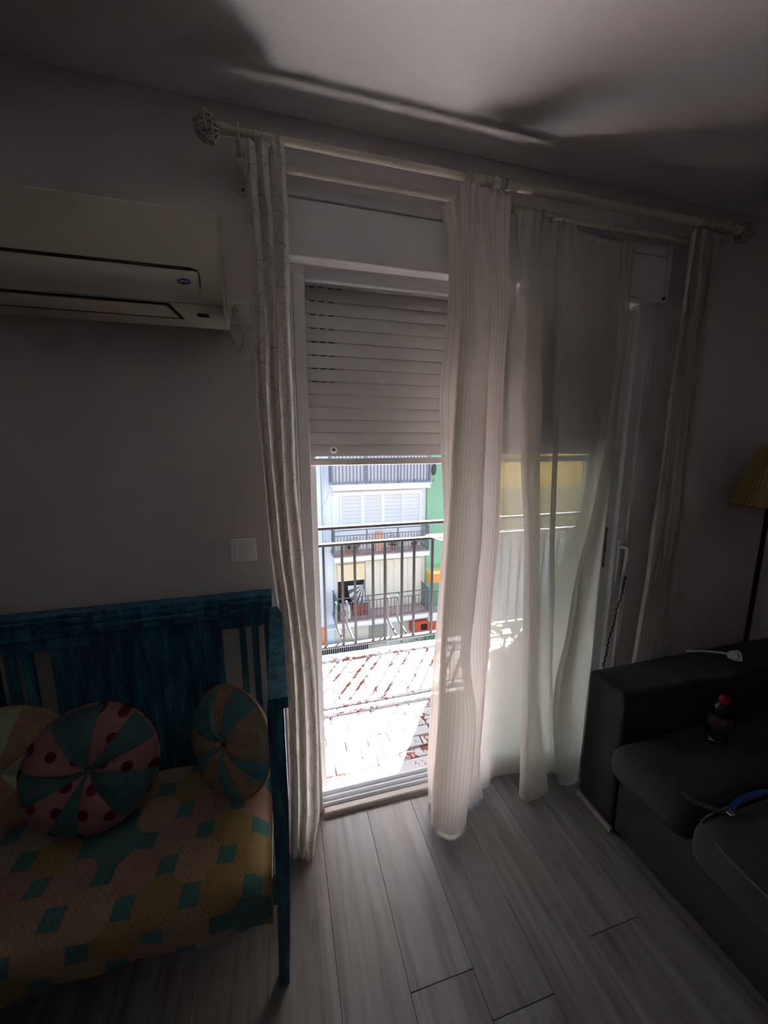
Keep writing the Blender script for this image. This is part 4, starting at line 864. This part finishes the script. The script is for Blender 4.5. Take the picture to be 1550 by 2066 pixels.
# ---------------- the houses over the street ----------------
GZ = -7.6
struct(MB().box(-30, 45, .22, 40, GZ-.2, GZ).build('floor_street', mat('asphalt', (0.110, 0.110, 0.110), .9)), 'street between the houses')
M_fw = mat('far_white', (0.734, 0.725, 0.734), .85, var=.04, vscale=.6)
M_fc = mat('far_cream', (0.661, 0.607, 0.514), .85)
M_fs = mat('far_slab', (0.734, 0.707, 0.698), .8)
M_far_rail = mat('far_rail', (0.129, 0.129, 0.137), .5)
M_sh = mat('far_shutter', (0.607, 0.607, 0.634), .6)
M_red = mat('far_red', (0.570, 0.092, 0.056), .8)
M_or = mat('far_orange', (0.781, 0.294, 0.073), .8)
FW, FB = 12.9, 12.0
def railing(par, x0, x1, z0, z1, sp, m=M_far_rail, two=True, w=.022):
    r_ = MB()
    r_.box(x0, x1, FB-.02, FB+.02, z1-.03, z1).box(x0, x1, FB-.015, FB+.015, z0, z0+.03)
    if two: r_.box(x0, x1, FB-.015, FB+.015, z1-.22, z1-.195)
    for xs in (x0, x1): r_.box(xs-.02, xs+.02, FB+.02, FW, z1-.03, z1).box(xs-.02, xs+.02, FB+.02, FW, z0, z0+.03)
    r_.build('handrail', m, par)
    b = MB(); n_ = int((x1-x0)/sp); zt = z1-.22 if two else z1-.03
    for i in range(n_+1):
        x = x0+(x1-x0)*i/n_; b.box(x-w/2, x+w/2, FB-w/2, FB+w/2, z0+.03, zt)
    for xs in (x0, x1):
        for i in range(1, 8): yy = FB+(FW-FB)*i/8; b.box(xs-w/2, xs+w/2, yy-w/2, yy+w/2, z0+.03, z1-.03)
    o = b.build('railing_bars', m, par); o['kind'] = 'stuff'
    for t in (.0, .33, .66, 1): x = x0+(x1-x0)*t; MB().box(x-.022, x+.022, FB-.022, FB+.022, z0-.06, z1).build('railing_post', m, par)
# centre house
hb = thing('apartment_building', 'white house across the street with three stacked balconies', 'building', (3.6, 14, GZ))
MB().box(1.80, 5.62, FW, 20, -2.50, 6.2).build('upper_wall', M_fw, hb)
MB().box(1.80, 5.62, FW, 20, GZ, -2.50).build('lower_wall', M_fc, hb)
for z in (2.75, .12, -2.52, -5.08):
    s_ = MB().box(1.74, 5.44, FB-.03, FW, z-.17, z).build('balcony_slab', M_fs, hb)
    MB().box(1.70, 5.48, FB-.06, FW, z, z+.035).build('slab_edging', mat('slab_tile', (0.551, 0.386, 0.330), .8) if z < 0 else M_fs, s_)
railing(hb, 1.74, 5.42, .22, 1.22, .125, mat('white_rail_dark', (0.184, 0.184, 0.211), .5), two=False, w=.04)
MB().box(1.80, 5.36, FB+.06, FB+.07, .26, 1.15).build('railing_screen', mat('lilac_screen', (0.679, 0.651, 0.717), .7), hb)
railing(hb, 1.76, 5.40, -2.44, -1.50, .115, w=.022)
railing(hb, 1.76, 5.46, -5.0, -4.08, .14, w=.026)
for xs in (1.62, 2.6, 3.05, 3.6, 4.2, 4.75, 5.5): MB().tube([(xs, FB-.04, .20), (xs, FB-.17, .20), (xs, FB-.17, .33)], .014, 6).build('pot_hook', M_far_rail, hb)
# glazed gallery with closed roller shutters
gl_ = MB().box(1.86, 5.40, FW-.10, FW-.005, -.36, -.20).build('gallery_head', M_fs, hb)
for a, b in ((2.17, 2.92), (3.05, 3.73), (3.86, 4.55), (4.67, 5.32)):
    w_ = MB().box(a-.07, a, FW-.09, FW-.002, -1.78, -.361).box(b, b+.06, FW-.09, FW-.002, -1.78, -.361).box(a, b, FW-.09, FW-.002, -1.78, -1.70).build('window_frame', M_fs, hb)
    for i in range(9): MB().box(a+.002, b-.002, FW-.06, FW-.02, -1.69+i*.147, -1.548+i*.147).build('shutter_slat', M_sh, w_)
MB().box(2.05, 5.42, FW-.08, FW-.002, -2.48, -1.785).build('parapet_panel', M_fs, hb)
for x, h_, c in ((2.35, .42, M_leaf), (2.62, .34, M_leaf), (4.1, .36, M_leaf), (5.0, .3, M_leaf)):
    b = MB(); rr = random.Random(int(x*100))
    for i in range(90):
        c_ = Vector((x+rr.gauss(0, .10), 12.45+rr.gauss(0, .07), -2.30+abs(rr.gauss(0, .16)))); a = rr.uniform(0, 6.28); d = Vector((math.cos(a), math.sin(a), rr.uniform(-.3, .6)))*.06; s_ = Vector((-d.y, d.x, 0))*.5
        b.add([c_-d, c_+s_, c_+d, c_-s_], [(0, 1, 2, 3)])
    t = thing('balcony_plant', 'green plant behind the middle balcony railing '+{2.35: 'at its far left', 2.62: 'second from the left', 4.1: 'right of its centre', 5.0: 'at its right end'}[x], 'plant', (x, 12.45, -2.485), 'plants on the middle balcony opposite')
    o = b.build('foliage', M_leaf, t); o['kind'] = 'stuff'
    MB().lathe([(0, -2.484), (.09, -2.484), (.12, -2.30), (0, -2.30)], c=(x, 12.45, 0), n=12, caps=False).build('pot', mat('terracotta', (.45, .17, .09), .8), t)
tc_ = thing('storage_box', 'orange box standing on the middle balcony opposite', 'box', (3.55, 12.5, -2.485))
MB().box(3.42, 3.68, 12.4, 12.6, -2.485, -1.80, .02).build('box_body', mat('far_peach', (0.781, 0.386, 0.239), .7), tc_); MB().box(3.40, 3.70, 12.38, 12.62, -1.799, -1.76, .01).build('box_lid', mat('far_peach', (0.781, 0.386, 0.239), .7), tc_)
# lowest balcony: dark opening with a raised shutter, cream curtain panels, fan-like parasol
MB().box(1.95, 3.03, FW-.12, FW-.003, -3.72, -3.05).build('roller_awning', mat('far_sand', (0.734, 0.588, 0.404), .8), hb)
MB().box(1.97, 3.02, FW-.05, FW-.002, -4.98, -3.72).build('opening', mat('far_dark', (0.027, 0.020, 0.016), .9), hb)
for i in range(8):
    x0 = 3.08+i*.295; MB().box(x0, x0+.28, FW-.06-(i % 2)*.02, FW-.004, -4.98, -3.0).build('curtain_panel', mat('far_beige', (0.717, 0.642, 0.533), .85, var=.08, vscale=4), hb)
pz = thing('striped_parasol', 'half-open striped parasol on the lowest balcony opposite', 'parasol', (2.85, 12.55, -5.045))
cz = Vector((2.92, 12.55, -3.85))
for i in range(9):
    a0 = rad(178+i*11); a1 = rad(178+(i+1)*11)
    MB().add([cz, cz+Vector((math.cos(a0)*.62, -.05, math.sin(a0)*.95)), cz+Vector((math.cos(a1)*.62, -.05, math.sin(a1)*.95)), cz+Vector((0, .02, 0)), cz+Vector((math.cos(a0)*.62, -.03, math.sin(a0)*.95)), cz+Vector((math.cos(a1)*.62, -.03, math.sin(a1)*.95))], [(0, 1, 2), (5, 4, 3), (1, 4, 5, 2)]).build('parasol_gore', mat('gore_dark', (0.092, 0.092, 0.092), .8) if i % 2 else mat('gore_pale', (0.551, 0.570, 0.551), .8), pz)
MB().tube([(2.92, 12.56, -5.045), (2.92, 12.56, -3.80)], .02, 8).build('parasol_pole', M_far_rail, pz)
rt_ = thing('balcony_rug', 'red woven rug hung inside the lowest balcony opposite', 'rug', (2.75, 12.4, -5.045))
MB().box(2.45, 3.05, 12.38, 12.42, -5.044, -4.55).build('rug_cloth', mat('rug_red', (0.367, 0.110, 0.083), .9, var=.5, vscale=9), rt_)
gs = thing('green_screen', 'dark green louvred screen at the left end of the lowest balcony opposite', 'screen', (1.82, 12.4, -5.045))
MB().box(1.80, 1.83, 12.05, 12.8, -5.044, -4.2).build('screen_panel', mat('far_green_dark', (0.037, 0.147, 0.083), .6), gs)
cu_ = thing('outdoor_unit', 'white air conditioning unit on the lowest balcony opposite', 'air conditioner', (2.15, 12.3, -5.045))
MB().box(1.97, 2.33, 12.2, 12.45, -5.044, -4.52, .02).build('casing', M_fs, cu_); MB().lathe([(0, 0), (.14, 0), (.14, .012), (0, .012)], n=20, M=Matrix.Rotation(rad(90), 4, 'X'), c=(2.12, 12.199, -4.78), caps=False).build('fan_grille', M_far_rail, cu_)
# ground floor pieces
MB().box(1.4, 5.6, FW-.3, FW-.002, -5.62, -5.54).build('cornice', M_fs, hb)
MB().box(3.2, 3.95, FW-.06, FW-.002, -6.6, -5.66).build('shop_window', mat('far_window', (0.321, 0.303, 0.248), .5), hb)
MB().box(3.96, 4.06, FW-.08, FW-.002, -7.5, -5.66).build('pilaster', M_fs, hb)
gt = thing('entrance_gate', 'black barred gate at street level opposite', 'gate', (2.4, 12.5, GZ))
MB().box(1.1, 3.10, 12.55, 12.58, GZ, -6.25).build('dark_panel', mat('far_dark', (0.027, 0.020, 0.016), .9), gt)
b = MB()
for i in range(24): b.box(1.12+i*.085, 1.145+i*.085, 12.50, 12.53, GZ, -6.15)
b.box(1.1, 3.12, 12.50, 12.53, -6.19, -6.15); o = b.build('gate_bars', mat('gate_grey', (0.413, 0.413, 0.413), .5), gt); o['kind'] = 'stuff'
# left white house
lw = thing('apartment_building', 'plain bluish white house wall left of the balconies opposite', 'building', (-4, 14, GZ))
MB().box(-14, 1.795, FW+.02, 20, GZ, 7.0).build('wall', mat('far_blue_white', (0.679, 0.707, 0.752), .9, var=.05, vscale=.8), lw)
MB().box(-14, 1.42, FW-.03, FW+.019, GZ, -5.6).build('plinth', mat('far_orange_plinth', (0.781, 0.276, 0.147), .85), lw)
MB().tube([(1.42, FW-.0, 6), (1.44, FW-.0, -5.6)], .018, 6).tube([(1.35, FW, -.9), (1.6, FW, -.55), (1.72, FW, -.2)], .010, 5).build('wall_cable', mat('far_cable', (0.413, 0.423, 0.441), .8), lw)
MB().tube([(1.50, FW, 6), (1.50, FW, -5.6)], .03, 8).build('drainpipe', mat('far_pipe', (0.607, 0.642, 0.717), .6), lw)
for zz in (-6.4, -3.6, -.8, 2.0, 4.8):
    for xx in (-1.6, -4.6, -7.6):
        w_ = MB().box(xx-.06, xx, FW-.04, FW+.019, zz, zz+1.36).box(xx+1.0, xx+1.06, FW-.04, FW+.019, zz, zz+1.36).box(xx, xx+1.0, FW-.04, FW+.019, zz+1.3, zz+1.36).box(xx, xx+1.0, FW-.10, FW+.019, zz-.06, zz).build('window_frame', M_fs, lw)
        for i in range(9): MB().box(xx+.002, xx+.998, FW-.01, FW+.018, zz+.004+i*.144, zz+.138+i*.144).build('shutter_slat', M_sh, w_)
# green house
gh = thing('apartment_building', 'light green house right of the balconies opposite', 'building', (7, 14, GZ))
M_gr = mat('far_green', (0.25, 0.42, 0.27), .9, var=.06, vscale=.8)
MB().box(5.625, 8.60, FW-.15, 20, GZ, 6.6).build('wall', M_gr, gh)
MB().box(5.63, 8.0, FW-.6, FW-.151, -3.62, -3.48).build('balcony_soffit', mat('far_yellow_band', (0.781, 0.570, 0.203), .8), gh)
MB().box(5.66, 7.9, FW-.5, FW-.151, -4.02, -3.621).build('orange_awning', M_or, gh)
MB().box(5.62, 8.0, FW-.75, FW-.151, -5.35, -5.2).build('balcony_slab', M_fs, gh)
b = MB(); b.box(5.64, 7.9, FW-.73, FW-.70, -4.32, -4.28)
for i in range(22): b.box(5.66+i*.1, 5.68+i*.1, FW-.73, FW-.70, -5.2, -4.32)
o = b.build('railing_bars', M_far_rail, gh); o['kind'] = 'stuff'
MB().box(5.60, 8.0, FW-.62, FW-.151, -5.62, -5.36).build('ledge', M_fs, gh)
MB().box(4.9, 8.0, FW-.5, FW-.151, -6.1, -5.63).build('red_fascia', M_red, gh)
MB().box(5.3, 5.56, FW-.53, FW-.501, -6.0, -5.75).build('opening', mat('far_dark', (0.027, 0.020, 0.016), .9), gh)
cl_ = thing('satellite_dish', 'dark round dish on the green house at the height of the top balcony', 'dish', (5.60, 12.2, .6))
MB().lathe([(0, 0), (.16, .03), (.24, .08), (.235, .085), (.15, .04), (0, .01)], n=20, M=Matrix.Rotation(rad(95), 4, 'Y'), c=(5.62, 12.3, .62), caps=False).build('dish_bowl', M_far_rail, cl_, smooth=True); MB().tube([(5.66, 12.3, .62), (5.7, 12.76, .55)], .02, 6).build('dish_arm', M_far_rail, cl_)
# yellow house
yh = thing('apartment_building', 'yellow house seen through the translucent curtain', 'building', (12, 14, GZ))
MB().box(8.62, 18, FW-.1, 20, -2.35, 6.6).build('upper_wall', mat('far_yellow', (0.661, 0.514, 0.203), .9, var=.05, vscale=.7), yh)
MB().box(8.62, 18, FW-.1, 20, GZ, -2.351).build('lower_wall', mat('far_grey_white', (0.607, 0.624, 0.642), .9), yh)
MB().box(8.7, 17, FW-.9, FW-.101, -2.56, -2.36).build('balcony_slab', M_fs, yh)
# hedge at street level, right
hg = MB(); rr = random.Random(9)
for i in range(2600):
    c_ = Vector((rr.uniform(4.25, 8), 11.3+rr.gauss(0, .28), rr.uniform(GZ, -6.05+.12*math.sin(i)))); a = rr.uniform(0, 6.28); d = Vector((math.cos(a), math.sin(a), rr.uniform(-.5, .8)))*.075; s_ = Vector((-d.y, d.x, rr.uniform(-.3, .3)*.1))*.6
    hg.add([c_-d, c_+s_, c_+d, c_-s_], [(0, 1, 2, 3)])
M_hedge = mat('hedge_green', (0.092, 0.203, 0.037), .7, col2=(.03, .10, .02), vscale=9)
t = thing('hedge', 'green hedge at street level in front of the green house', 'hedge', (5.8, 11.3, GZ))
o = hg.build('foliage', M_hedge, t); o['kind'] = 'stuff'
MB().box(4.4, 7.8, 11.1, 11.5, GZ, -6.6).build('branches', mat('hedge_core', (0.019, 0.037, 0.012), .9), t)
for o in bpy.data.objects:
    if '_base' in o: del o['_base']
